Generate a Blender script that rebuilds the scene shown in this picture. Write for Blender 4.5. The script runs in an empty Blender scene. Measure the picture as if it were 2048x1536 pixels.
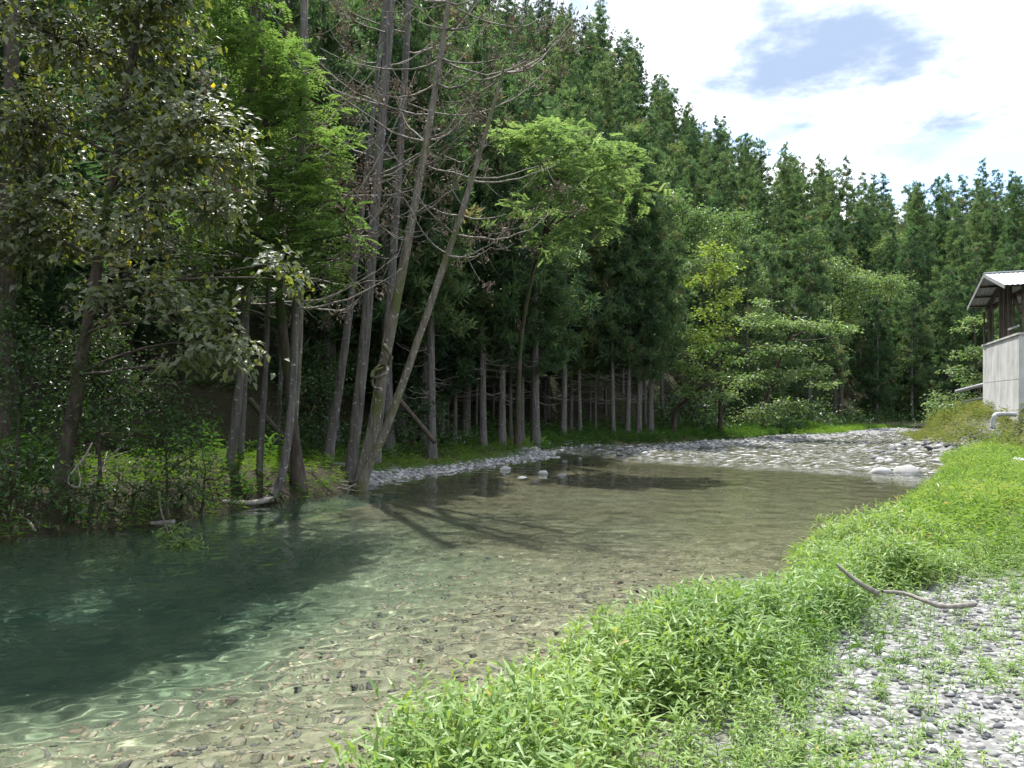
import bpy, math
import numpy as np
from mathutils import Vector

S = bpy.context.scene
RNG = np.random.RandomState(7)

# ------------------------------------------------------------------ camera
EYE = 2.0            # eye height over the water
FPX = 1538.0         # focal length in photo pixels (2048 wide)
HOR = 805.0          # photo row of the horizon
cam = bpy.data.cameras.new('camera')
cam.sensor_width = 36.0
cam.lens = 36.0 * FPX / 2048.0
cam.shift_y = (HOR - 768.0) / 2048.0
cam.clip_start = 0.05
cam.clip_end = 3000.0
camo = bpy.data.objects.new('camera', cam)
camo.location = (0, 0, EYE)
camo.rotation_euler = (math.radians(90), 0, 0)
S.collection.objects.link(camo)
S.camera = camo

# ------------------------------------------------------------------ light
SUN_AZ = math.radians(-14)     # from +Y towards -X
SUN_EL = math.radians(64)
sd = Vector((math.sin(SUN_AZ) * math.cos(SUN_EL), math.cos(SUN_AZ) * math.cos(SUN_EL), math.sin(SUN_EL)))
sun = bpy.data.lights.new('sun', 'SUN')
sun.energy = 4.0
sun.angle = math.radians(0.55)
sun.color = (1.0, 0.965, 0.91)
sun.cycles.is_caustics_light = True
suno = bpy.data.objects.new('sun', sun)
suno.rotation_euler = sd.to_track_quat('Z', 'Y').to_euler()
suno.location = (0, 0, 60)
S.collection.objects.link(suno)

w = bpy.data.worlds.new('World'); S.world = w; w.use_nodes = True
nt = w.node_tree; nt.nodes.clear()
def wn(t, **k):
    n = nt.nodes.new(t)
    for a, b in k.items(): setattr(n, a, b)
    return n
def wl(a, b): nt.links.new(a, b)
sky = wn('ShaderNodeTexSky', sky_type='NISHITA', sun_disc=False)
sky.sun_elevation = SUN_EL; sky.sun_rotation = SUN_AZ; sky.altitude = 300; sky.air_density = 1.0; sky.dust_density = 0.6
tc = wn('ShaderNodeTexCoord')
sep = wn('ShaderNodeSeparateXYZ'); wl(tc.outputs['Generated'], sep.inputs[0])
zc = wn('ShaderNodeMath', operation='MAXIMUM'); wl(sep.outputs[2], zc.inputs[0]); zc.inputs[1].default_value = 0.04
zz = wn('ShaderNodeMath', operation='ADD'); wl(zc.outputs[0], zz.inputs[0]); zz.inputs[1].default_value = 0.10
dx = wn('ShaderNodeMath', operation='DIVIDE'); wl(sep.outputs[0], dx.inputs[0]); wl(zz.outputs[0], dx.inputs[1])
dy = wn('ShaderNodeMath', operation='DIVIDE'); wl(sep.outputs[1], dy.inputs[0]); wl(zz.outputs[0], dy.inputs[1])
cv = wn('ShaderNodeCombineXYZ'); wl(dx.outputs[0], cv.inputs[0]); wl(dy.outputs[0], cv.inputs[1])
CLOUD_OFF = (0.674, 22.275, 4.688)
mp = wn('ShaderNodeMapping'); wl(cv.outputs[0], mp.inputs[0]); mp.inputs['Location'].default_value = CLOUD_OFF
n1 = wn('ShaderNodeTexNoise'); wl(mp.outputs[0], n1.inputs['Vector'])
n1.inputs['Scale'].default_value = 1.0; n1.inputs['Detail'].default_value = 7; n1.inputs['Roughness'].default_value = 0.52; n1.inputs['Distortion'].default_value = 0.3
cover = wn('ShaderNodeMapRange', interpolation_type='SMOOTHSTEP'); wl(n1.outputs['Fac'], cover.inputs[0])
cover.inputs[1].default_value = 0.33; cover.inputs[2].default_value = 0.54
mp2 = wn('ShaderNodeMapping'); wl(cv.outputs[0], mp2.inputs[0]); mp2.inputs['Location'].default_value = (-1.988, -36.177, 6.95)
n2 = wn('ShaderNodeTexNoise'); wl(mp2.outputs[0], n2.inputs['Vector'])
n2.inputs['Scale'].default_value = 1.7; n2.inputs['Detail'].default_value = 8; n2.inputs['Roughness'].default_value = 0.58
cden = wn('ShaderNodeMapRange', interpolation_type='SMOOTHSTEP'); wl(n2.outputs['Fac'], cden.inputs[0])
cden.inputs[1].default_value = 0.35; cden.inputs[2].default_value = 0.66
ccol = wn('ShaderNodeMix', data_type='RGBA'); wl(cden.outputs[0], ccol.inputs[0])
ccol.inputs[6].default_value = (1.45, 1.48, 1.52, 1); ccol.inputs[7].default_value = (0.22, 0.28, 0.39, 1)
skys = wn('ShaderNodeVectorMath', operation='SCALE'); wl(sky.outputs[0], skys.inputs[0]); skys.inputs[3].default_value = 0.15
mixs = wn('ShaderNodeMix', data_type='RGBA'); wl(cover.outputs[0], mixs.inputs[0]); wl(skys.outputs[0], mixs.inputs[6]); wl(ccol.outputs[2], mixs.inputs[7])
bg = wn('ShaderNodeBackground'); wl(mixs.outputs[2], bg.inputs[0]); bg.inputs[1].default_value = 1.0
wo = wn('ShaderNodeOutputWorld'); wl(bg.outputs[0], wo.inputs[0])

S.view_settings.view_transform = 'Standard'
S.view_settings.look = 'None'
S.view_settings.gamma = 1.0
S.view_settings.exposure = 1.3
S.view_settings.use_curve_mapping = False
S.render.engine = 'CYCLES'
cy = S.cycles
cy.max_bounces = 8; cy.diffuse_bounces = 4; cy.glossy_bounces = 3; cy.transmission_bounces = 4
cy.transparent_max_bounces = 8; cy.volume_bounces = 0
cy.caustics_reflective = False; cy.caustics_refractive = True
cy.sample_clamp_indirect = 4.0
cy.use_denoising = True
try: cy.denoiser = 'OPENIMAGEDENOISE'
except Exception: pass

# ------------------------------------------------------------------ helpers
def at(px, py, d):
    return np.array([(px - 1024.0) / FPX * d, d, EYE + (HOR - py) / FPX * d])
def nrm(v):
    return v / np.maximum(np.linalg.norm(v, axis=-1, keepdims=True), 1e-9)
def sstep(a, b, x):
    t = np.clip((x - a) / (b - a), 0, 1); return t * t * (3 - 2 * t)

class MB:
    """collects vertices and triangles / quads with a per-vertex float 'rnd'"""
    def __init__(s): s.v = []; s.f3 = []; s.f4 = []; s.r = []; s.n = 0
    def add(s, v, f, rnd=0.5):
        v = np.asarray(v, float).reshape(-1, 3); f = np.asarray(f, int)
        s.v.append(v)
        s.r.append(np.broadcast_to(np.asarray(rnd, float), (len(v),)).copy())
        if len(f): (s.f3 if f.shape[1] == 3 else s.f4).append(f + s.n)
        s.n += len(v)
    def mesh(s, name, mat=None, smooth=False, offset=None, attrs=None):
        me = bpy.data.meshes.new(name)
        if s.n:
            v = np.concatenate(s.v)
            if offset is not None: v = v - np.asarray(offset)
            f3 = np.concatenate(s.f3) if s.f3 else np.zeros((0, 3), int)
            f4 = np.concatenate(s.f4) if s.f4 else np.zeros((0, 4), int)
            me.vertices.add(len(v)); me.vertices.foreach_set('co', v.astype(np.float32).ravel())
            idx = np.concatenate([f3.ravel(), f4.ravel()])
            me.loops.add(len(idx)); me.loops.foreach_set('vertex_index', idx.astype(np.int32))
            st = np.concatenate([np.arange(len(f3)) * 3, len(f3) * 3 + np.arange(len(f4)) * 4])
            me.polygons.add(len(st)); me.polygons.foreach_set('loop_start', st.astype(np.int32))
            me.polygons.foreach_set('use_smooth', np.full(len(st), smooth))
            a = me.attributes.new('rnd', 'FLOAT', 'POINT'); a.data.foreach_set('value', np.concatenate(s.r).astype(np.float32))
            for k, val in (attrs or {}).items():
                a = me.attributes.new(k, 'FLOAT', 'POINT'); a.data.foreach_set('value', np.asarray(val, np.float32))
            me.update(calc_edges=True)
        if mat: me.materials.append(mat)
        return me

def tube(mb, pts, rad, sides=6, cap=True, rnd=0.5, wob=0.0):
    p = np.asarray(pts, float); n = len(p); r = np.broadcast_to(np.asarray(rad, float), (n,))
    t = np.gradient(p, axis=0); t = nrm(t)
    ref = np.array([0.0, 0, 1]) if abs(t[:, 2]).mean() < 0.8 else np.array([1.0, 0, 0])
    a = nrm(np.cross(t, ref)); b = np.cross(t, a)
    th = np.arange(sides) / sides * 2 * math.pi
    c, s_ = np.cos(th), np.sin(th)
    rr = r[:, None] * (1 + wob * RNG.uniform(-1, 1, (n, sides))) if wob else r[:, None] * np.ones((n, sides))
    v = p[:, None, :] + rr[:, :, None] * (c[None, :, None] * a[:, None, :] + s_[None, :, None] * b[:, None, :])
    i = np.arange(n - 1)[:, None] * sides; j = np.arange(sides)[None, :]; k = (j + 1) % sides
    q = np.stack([i + j, i + k, i + sides + k, i + sides + j], -1).reshape(-1, 4)
    base = mb.n
    mb.add(v.reshape(-1, 3), q, rnd)
    if cap and sides > 3:
        mb.add([p[-1]], np.zeros((0, 3), int), rnd)
        tip = mb.n - 1; e = base + (n - 1) * sides
        mb.f3.append(np.array([[e + x, e + (x + 1) % sides, tip] for x in range(sides)]))

def bez(p0, p1, p2, n):
    t = np.linspace(0, 1, n)[:, None]
    return (1 - t) ** 2 * p0 + 2 * t * (1 - t) * p1 + t * t * p2
def smooth_path(pts, n):
    """Catmull-Rom through points"""
    p = np.asarray(pts, float); P = np.vstack([2 * p[0] - p[1], p, 2 * p[-1] - p[-2]])
    out = []
    for u in np.linspace(0, len(p) - 1 - 1e-6, n):
        i = int(u); t = u - i; a, b, c, d = P[i], P[i + 1], P[i + 2], P[i + 3]
        out.append(0.5 * (2 * b + (c - a) * t + (2 * a - 5 * b + 4 * c - d) * t * t + (3 * b - a - 3 * c + d) * t ** 3))
    return np.array(out)

def leaves(mb, P, D, U, L, W, fold=0.15, droop=0.12, rnd=None, detail=2):
    P = np.asarray(P, float); n = len(P)
    if n == 0: return
    L = np.broadcast_to(L, (n,))[:, None]; W = np.broadcast_to(W, (n,))[:, None]
    D = nrm(D); s = nrm(np.cross(D, U)); N = np.cross(s, D)
    if rnd is None: rnd = RNG.rand(n)
    if detail == 2:
        v = np.stack([P, P + D * L * .45 - s * W * .5 + N * fold * W, P + D * L - N * droop * L, P + D * L * .45 + s * W * .5 + N * fold * W], 1)
        f = np.array([[0, 1, 2], [0, 2, 3]])
    else:
        m = P + D * L * .42 + N * droop * L * .25
        v = np.stack([P, m - s * W * .5 + N * fold * W, m, m + s * W * .5 + N * fold * W, P + D * L - N * droop * L], 1)
        f = np.array([[0, 1, 2], [0, 2, 3], [1, 4, 2], [2, 4, 3]])
    k = v.shape[1]
    F = (np.arange(n)[:, None, None] * k + f[None]).reshape(-1, 3)
    mb.add(v.reshape(-1, 3), F, np.repeat(rnd, k))

def link(o, parent=None):
    S.collection.objects.link(o)
    if parent: o.parent = parent
    return o
def tag(o, label=None, cat=None, group=None, kind=None):
    if label: o['label'] = label
    if cat: o['category'] = cat
    if group: o['group'] = group
    if kind: o['kind'] = kind
    return o
def obj(name, me, parent=None, loc=None):
    o = bpy.data.objects.new(name, me)
    if loc is not None: o.location = loc
    return link(o, parent)
def thing(name, label, cat, loc, group=None, rz=0.0, sc=1.0):
    o = bpy.data.objects.new(name, None); o.empty_display_size = 0.3
    o.location = loc; o.rotation_euler = (0, 0, rz); o.scale = (sc, sc, sc) if np.isscalar(sc) else sc
    link(o); return tag(o, label, cat, group)

# ------------------------------------------------------------------ materials
def mat(name):
    m = bpy.data.materials.new(name); m.use_nodes = True
    t = m.node_tree; t.nodes.clear()
    return m, t, (lambda ty, **k: _mk(t, ty, k)), (lambda a, b: t.links.new(a, b))
def _mk(t, ty, k):
    n = t.nodes.new(ty)
    for a, b in k.items(): setattr(n, a, b)
    return n
def c4(c): return (c[0], c[1], c[2], 1)

def leaf_mat(name, ca, cb, cc=None, trans=0.35, rough=0.5, spec=0.4, tcol=None, objvar=0.08):
    """leaf: base colour varies with 'rnd' (per leaf) and per object"""
    m, t, N, Lk = mat(name)
    a = N('ShaderNodeAttribute', attribute_name='rnd')
    r = N('ShaderNodeValToRGB'); Lk(a.outputs['Fac'], r.inputs[0])
    r.color_ramp.elements[0].color = c4(ca); r.color_ramp.elements[0].position = 0.1
    r.color_ramp.elements[1].color = c4(cb); r.color_ramp.elements[1].position = 0.85
    if cc is not None:
        e = r.color_ramp.elements.new(0.97); e.color = c4(cc)
    oi = N('ShaderNodeObjectInfo')
    mr = N('ShaderNodeMapRange'); Lk(oi.outputs['Random'], mr.inputs[0]); mr.inputs[3].default_value = 1 - objvar; mr.inputs[4].default_value = 1 + objvar
    hm = N('ShaderNodeMapRange'); Lk(oi.outputs['Random'], hm.inputs[0]); hm.inputs[3].default_value = 0.5 + 0.03 * objvar * 4; hm.inputs[4].default_value = 0.5 - 0.03 * objvar * 4
    hsv = N('ShaderNodeHueSaturation'); Lk(r.outputs[0], hsv.inputs['Color']); Lk(mr.outputs[0], hsv.inputs['Value']); Lk(hm.outputs[0], hsv.inputs['Hue'])
    p = N('ShaderNodeBsdfPrincipled'); Lk(hsv.outputs[0], p.inputs['Base Color'])
    p.inputs['Roughness'].default_value = rough; p.inputs['Specular IOR Level'].default_value = spec
    tr = N('ShaderNodeBsdfTranslucent')
    tm = N('ShaderNodeMix', data_type='RGBA', blend_type='MULTIPLY'); tm.inputs[0].default_value = 1.0
    Lk(hsv.outputs[0], tm.inputs[6]); tm.inputs[7].default_value = c4(tcol or (1.5, 1.45, 0.7))
    Lk(tm.outputs[2], tr.inputs[0])
    mx = N('ShaderNodeMixShader'); mx.inputs[0].default_value = trans
    Lk(p.outputs[0], mx.inputs[1]); Lk(tr.outputs[0], mx.inputs[2])
    o = N('ShaderNodeOutputMaterial'); Lk(mx.outputs[0], o.inputs[0])
    return m

def bark_mat(name, ca, cb, scale=6.0, stretch=0.12, moss=None, rough=0.9, lich=None):
    m, t, N, Lk = mat(name)
    tc = N('ShaderNodeTexCoord')
    mp = N('ShaderNodeMapping'); Lk(tc.outputs['Object'], mp.inputs[0]); mp.inputs['Scale'].default_value = (scale, scale, scale * stretch)
    n = N('ShaderNodeTexNoise'); Lk(mp.outputs[0], n.inputs['Vector']); n.inputs['Scale'].default_value = 2.2; n.inputs['Detail'].default_value = 6; n.inputs['Roughness'].default_value = 0.65
    r = N('ShaderNodeValToRGB'); Lk(n.outputs['Fac'], r.inputs[0])
    r.color_ramp.elements[0].color = c4(ca); r.color_ramp.elements[0].position = 0.32
    r.color_ramp.elements[1].color = c4(cb); r.color_ramp.elements[1].position = 0.68
    col = r.outputs[0]
    for cx, sc, lo, hi in ((moss, 1.3, 0.52, 0.62), (lich, 11.0, 0.62, 0.68)):
        if cx is None: continue
        n2 = N('ShaderNodeTexNoise'); Lk(tc.outputs['Object'], n2.inputs['Vector']); n2.inputs['Scale'].default_value = sc; n2.inputs['Detail'].default_value = 8
        mr = N('ShaderNodeMapRange'); Lk(n2.outputs['Fac'], mr.inputs[0]); mr.inputs[1].default_value = lo; mr.inputs[2].default_value = hi
        mx = N('ShaderNodeMix', data_type='RGBA'); Lk(mr.outputs[0], mx.inputs[0]); Lk(col, mx.inputs[6]); mx.inputs[7].default_value = c4(cx)
        col = mx.outputs[2]
    p = N('ShaderNodeBsdfPrincipled'); Lk(col, p.inputs['Base Color']); p.inputs['Roughness'].default_value = rough; p.inputs['Specular IOR Level'].default_value = 0.2
    b = N('ShaderNodeBump'); b.inputs['Strength'].default_value = 0.7; b.inputs['Distance'].default_value = 0.02; Lk(n.outputs['Fac'], b.inputs['Height']); Lk(b.outputs[0], p.inputs['Normal'])
    o = N('ShaderNodeOutputMaterial'); Lk(p.outputs[0], o.inputs[0])
    return m

def simple_mat(name, ca, cb, scale=4.0, rough=0.8, bump=0.3, dist=0.02, spec=0.3, metal=0.0, stretch=(1, 1, 1), rndcol=False, objvar=0.0):
    m, t, N, Lk = mat(name)
    tc = N('ShaderNodeTexCoord')
    mp = N('ShaderNodeMapping'); Lk(tc.outputs['Object'], mp.inputs[0]); mp.inputs['Scale'].default_value = stretch
    n = N('ShaderNodeTexNoise'); Lk(mp.outputs[0], n.inputs['Vector']); n.inputs['Scale'].default_value = scale; n.inputs['Detail'].default_value = 7; n.inputs['Roughness'].default_value = 0.6
    fac = n.outputs['Fac']
    if rndcol:
        a = N('ShaderNodeAttribute', attribute_name='rnd'); ad = N('ShaderNodeMath', operation='MULTIPLY_ADD')
        Lk(fac, ad.inputs[0]); ad.inputs[1].default_value = 0.45
        sb = N('ShaderNodeMath', operation='MULTIPLY_ADD'); Lk(a.outputs['Fac'], sb.inputs[0]); sb.inputs[1].default_value = 0.75; sb.inputs[2].default_value = -0.1
        Lk(sb.outputs[0], ad.inputs[2]); fac = ad.outputs[0]
    if objvar:
        oi = N('ShaderNodeObjectInfo'); ad2 = N('ShaderNodeMath', operation='MULTIPLY_ADD'); Lk(oi.outputs['Random'], ad2.inputs[0]); ad2.inputs[1].default_value = objvar
        sb2 = N('ShaderNodeMath', operation='SUBTRACT'); Lk(fac, sb2.inputs[0]); sb2.inputs[1].default_value = objvar * 0.5; Lk(sb2.outputs[0], ad2.inputs[2]); fac = ad2.outputs[0]
    r = N('ShaderNodeValToRGB'); Lk(fac, r.inputs[0])
    cols = [ca, cb] if not isinstance(ca, list) else ca
    pos = np.linspace(0.25, 0.75, len(cols))
    r.color_ramp.elements[0].color = c4(cols[0]); r.color_ramp.elements[0].position = pos[0]
    r.color_ramp.elements[1].color = c4(cols[-1]); r.color_ramp.elements[1].position = pos[-1]
    for c, q in zip(cols[1:-1], pos[1:-1]):
        e = r.color_ramp.elements.new(q); e.color = c4(c)
    p = N('ShaderNodeBsdfPrincipled'); Lk(r.outputs[0], p.inputs['Base Color']); p.inputs['Roughness'].default_value = rough
    p.inputs['Specular IOR Level'].default_value = spec; p.inputs['Metallic'].default_value = metal
    if bump:
        b = N('ShaderNodeBump'); b.inputs['Strength'].default_value = bump; b.inputs['Distance'].default_value = dist; Lk(n.outputs['Fac'], b.inputs['Height']); Lk(b.outputs[0], p.inputs['Normal'])
    o = N('ShaderNodeOutputMaterial'); Lk(p.outputs[0], o.inputs[0])
    return m

M = {}
M['cedar'] = leaf_mat('cedar_foliage', (0.042, 0.086, 0.044), (0.118, 0.182, 0.080), (0.17, 0.145, 0.085), trans=0.5, tcol=(1.3, 1.4, 0.85), rough=0.5, spec=0.45, objvar=0.28)
M['glossy'] = leaf_mat('glossy_leaf', (0.058, 0.084, 0.034), (0.115, 0.145, 0.05), (0.32, 0.28, 0.05), trans=0.48, rough=0.5, spec=1.0, tcol=(1.8, 1.7, 0.55))
M['bright'] = leaf_mat('bright_leaf', (0.080, 0.15, 0.042), (0.155, 0.235, 0.078), (0.23, 0.28, 0.08), trans=0.5, rough=0.5, spec=0.35, tcol=(1.3, 1.35, .72))
M['maple'] = leaf_mat('maple_leaf', (0.095, 0.165, 0.06), (0.17, 0.25, 0.10), (0.28, 0.28, 0.07), trans=0.42, rough=0.45, spec=0.45, tcol=(1.3, 1.35, .8))
M['lime'] = leaf_mat('lime_leaf', (0.13, 0.22, 0.085), (0.22, 0.32, 0.145), (0.29, 0.34, 0.14), trans=0.45, rough=0.5, spec=0.35, tcol=(1.3, 1.3, .75))
M['gold'] = leaf_mat('yellowing_leaf', (0.14, 0.23, 0.04), (0.25, 0.32, 0.065), (0.36, 0.32, 0.07), trans=0.45, rough=0.5, spec=0.35, tcol=(1.3, 1.3, .75))
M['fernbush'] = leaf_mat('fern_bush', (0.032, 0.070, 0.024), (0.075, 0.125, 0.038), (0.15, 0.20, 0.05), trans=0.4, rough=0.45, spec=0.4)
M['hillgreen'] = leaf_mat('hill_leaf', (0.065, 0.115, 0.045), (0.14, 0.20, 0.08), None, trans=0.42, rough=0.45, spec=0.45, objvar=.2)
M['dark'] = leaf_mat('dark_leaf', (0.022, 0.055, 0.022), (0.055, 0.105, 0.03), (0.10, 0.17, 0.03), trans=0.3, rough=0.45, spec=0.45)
M['weed'] = leaf_mat('weed_leaf', (0.10, 0.20, 0.045), (0.25, 0.35, 0.10), (0.36, 0.30, 0.12), trans=0.42, rough=0.45, spec=0.42, objvar=0, tcol=(1.45, 1.4, .75))
M['grass'] = leaf_mat('grass_blade', (0.07, 0.16, 0.025), (0.15, 0.25, 0.04), (0.30, 0.24, 0.09), trans=0.38, rough=0.5, spec=0.35, objvar=0)
M['drygrass'] = leaf_mat('dry_grass', (0.12, 0.18, 0.055), (0.28, 0.29, 0.13), (0.34, 0.28, 0.16), trans=0.3, rough=0.6, spec=0.2, objvar=0)
M['fern'] = leaf_mat('fern', (0.035, 0.095, 0.025), (0.085, 0.17, 0.035), None, trans=0.35, rough=0.5, spec=0.35, objvar=0)
M['deadleaf'] = leaf_mat('dead_leaf', (0.10, 0.08, 0.065), (0.22, 0.18, 0.15), None, trans=0.2, rough=0.7, spec=0.2, tcol=(1.2, 1.0, 0.8))
M['bark'] = bark_mat('cedar_bark', (0.05, 0.046, 0.042), (0.17, 0.16, 0.15), 7, 0.09, lich=(0.30, 0.31, 0.30))
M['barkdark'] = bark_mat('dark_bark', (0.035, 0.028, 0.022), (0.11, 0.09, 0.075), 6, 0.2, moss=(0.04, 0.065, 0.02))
M['barkmoss'] = bark_mat('mossy_bark', (0.075, 0.066, 0.055), (0.22, 0.20, 0.17), 7, 0.12, moss=(0.10, 0.11, 0.045), lich=(0.36, 0.37, 0.33))
M['deadwood'] = bark_mat('dead_wood', (0.13, 0.115, 0.10), (0.30, 0.28, 0.25), 10, 0.15)
M['rawwood'] = bark_mat('stripped_wood', (0.22, 0.15, 0.09), (0.45, 0.34, 0.22), 14, 0.08)
M['stone'] = simple_mat('river_stone', [(0.08, 0.085, 0.09), (0.17, 0.17, 0.17), (0.25, 0.245, 0.235), (0.37, 0.37, 0.36)], None, scale=3, rough=0.75, bump=0.3, rndcol=True, objvar=0.5)
M['bedstone'] = simple_mat('bed_stone', [(0.10, 0.105, 0.09), (0.19, 0.185, 0.13), (0.27, 0.255, 0.175), (0.35, 0.335, 0.25), (0.25, 0.21, 0.14)], None, scale=5, rough=0.7, bump=0.3, rndcol=True, objvar=0.15)

# ------------------------------------------------------------------ lie of the land
LB = np.array([(-16, -60), (-13, -5), (-10, 5), (-8.2, 10), (-7.4, 11.6), (-6.0, 12.6), (-5.6, 13.7), (-4.7, 15.4), (-3.7, 17), (-3.3, 19.3), (-1.8, 22),
               (1.2, 28), (1.6, 33), (4.1, 36), (6.6, 37.5), (11.9, 41), (18, 49), (24, 57), (28, 62), (36, 68), (60, 72), (120, 76), (400, 90)], float)
RB = np.array([(-4.5, -60), (-3, -5), (-1.3, 0), (-.75, 2.5), (-.6, 3.3), (-.35, 4), (0, 4.5), (.35, 5.1), (.9, 5.9), (1.9, 6.5), (3.0, 7.6), (3.5, 8.8), (4.4, 10.2),
               (6.0, 12), (9.2, 16.5), (13.5, 23), (16.2, 29), (17.8, 33.5), (20.7, 39), (24.5, 44.5), (32, 50), (60, 58), (120, 63), (400, 76)], float)
EB = np.array([(24, 48), (20.5, 39), (18.2, 33.5), (16.6, 29), (15.7, 24), (16.2, 15), (16.5, 5), (16, -60)], float)   # foot of the embankment
BAR = np.array([(4.2, 31.0), (8.0, 33.3), (12.8, 37.6), (18.6, 43.8), (25.6, 51.6), (29.5, 55), (31, 60), (24, 57.5), (17, 48.5), (11.5, 42), (8, 37.5), (5.5, 33.5)], float)
def seg_dist(x, y, P, closed=False):
    """distance to a polyline, and on which side (positive = left of its direction)"""
    best = np.full(x.shape, 1e9); side = np.zeros(x.shape)
    n = len(P) if closed else len(P) - 1
    for i in range(n):
        a = P[i]; b = P[(i + 1) % len(P)]; ab = b - a
        t = np.clip(((x - a[0]) * ab[0] + (y - a[1]) * ab[1]) / (ab @ ab), 0, 1)
        ex = x - a[0] - t * ab[0]; ey = y - a[1] - t * ab[1]
        d = np.hypot(ex, ey); cr = ab[0] * (y - a[1]) - ab[1] * (x - a[0])
        m = d < best - 1e-9
        best = np.where(m, d, best); side = np.where(m, np.sign(cr), side)
    return best, side
def inside(x, y, P):
    r = np.zeros(x.shape, bool)
    for i in range(len(P)):
        a = P[i]; b = P[(i + 1) % len(P)]
        c = ((a[1] > y) != (b[1] > y)) & (x < (b[0] - a[0]) * (y - a[1]) / (b[1] - a[1] + 1e-12) + a[0])
        r ^= c
    return r
def wav(x, y, f, s):
    return (np.sin(x * f + s) * np.cos(y * f * 1.13 + s * 2.1) + np.sin((x + y) * f * 0.71 + s * 3.3) * np.cos((x - y) * f * 0.57 + s)) * 0.5
SKY = np.array([(-2000, 1.0), (800, .80), (1000, .74), (1110, .63), (1180, .57), (1290, .475), (1380, .40), (1450, .37), (1530, .345), (1700, .322), (1760, .298), (1900, .298), (1960, .315), (2048, .30), (2600, .30), (4000, .28)])
def land(x, y, full=False):
    x = np.asarray(x, float); y = np.asarray(y, float)
    dl, sl = seg_dist(x, y, LB); dr, sr = seg_dist(x, y, RB); de, se = seg_dist(x, y, EB)
    L = dl * sl          # >0: beyond the left bank
    R = -dr * sr         # >0: beyond the right bank
    E = de * se          # >0: behind the embankment's foot
    nz = wav(x, y, 0.9, 1.0) * 0.06 + wav(x, y, 2.7, 2.0) * 0.025
    # left bank: a step, a terrace, then the hill
    step = 0.42 + 0.25 * sstep(18, 10, y) - 0.22 * sstep(19, 24, y)
    terr = np.where(y < 30, 4.0, 7.0)
    zl = step * sstep(-0.1, 0.7, L) + np.where(y > 20, .10 - .06 * sstep(20, 25, y), .10) * np.clip(L, 0, 6) + nz
    low = sstep(19.0, 20.5, y) * sstep(29, 28, y)
    zl = zl * (1 - low * 0.72 * sstep(3.2, 0.5, L))
    hill = 0.80 * np.maximum(L - terr, 0) ** 1.0 * sstep(0, 4, L - terr)
    px = 1024 + FPX * x / np.maximum(y, 1.0)
    cap = np.interp(px, SKY[:, 0], SKY[:, 1]) * np.maximum(y, 1) - 20.0 + EYE
    cap = np.where(y < 5, 60, np.maximum(cap, 0.5))
    cap = np.where(y > 190, np.minimum(cap, 60), cap)
    hill = np.minimum(hill, np.maximum(cap, 0.0)); hill = np.minimum(hill, 75)
    zl = zl + hill + np.where(L > 10, wav(x, y, 0.12, 4) * 0.9 * sstep(10, 25, L), 0)
    # right bank
    zr = 0.30 * sstep(-0.15, 0.9, R) + 0.12 * sstep(0.5, 3, R) + nz * 0.6 + 0.03 * np.clip(R - 3, 0, 8) * 0.3
    zr = zr + 1.25 * sstep(0, 2.0, E) * np.where(y > -20, 1, 0) + 0.25 * sstep(2, 9, E) + 0.25 * np.maximum(E - 22, 0)
    # bed
    w_ = np.minimum(-L, -R)
    t = np.clip(-R / np.maximum(-R - L, 0.5), 0, 1)
    dep = 0.10 + 0.085 * np.clip(-R, 0, 3.5) * sstep(26, 12, y) + 0.18 * sstep(30, 18, y)
    pool = np.exp(-(((x + 5.2) / 3.1) ** 2 + ((y - 9.3) / 3.6) ** 2)) * 2.0 + np.exp(-(((x + 8.0) / 2.5) ** 2 + ((y - 6) / 3.5) ** 2)) * .6
    dep = (dep + pool) * np.where((y < 19) & (-L < -R), sstep(-0.05, .4, w_), sstep(-0.05, 1.0, w_)) + 0.05
    zb = -dep + wav(x, y, 1.7, 5) * 0.04
    bi = inside(x, y, BAR); bd, _ = seg_dist(x, y, BAR, True); bs = np.where(bi, bd, -bd)
    bar = sstep(-1.6, 1.0, bs)
    zb = zb * (1 - bar) + bar * (0.05 + 0.08 * sstep(0, 4, bs) + nz * .6)
    z = np.where(L > 0, np.maximum(zl, 0.02), np.where(R > 0, np.maximum(zr, -0.03), zb))
    # blend at the water's edge
    zbL = np.where((L <= 0) & (L > -0.5), zb * sstep(0, np.where(y < 19, .15, .5), -L) + 0.02 * (1 - sstep(0, np.where(y < 19, .15, .5), -L)), z)
    z = np.where((R <= 0) & (R > -0.4), zb * sstep(0, 0.4, -R) - 0.03 * (1 - sstep(0, 0.4, -R)), zbL)
    return (z, L, R, E, bs) if full else z
GRAV = np.array([(.95, 1.5), (1.1, 3.2), (1.5, 4.3), (2.15, 5.4), (2.9, 7.0), (4.3, 7.4), (5.6, 6.4), (7.5, 5.5), (8, 1.5)], float)

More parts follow.
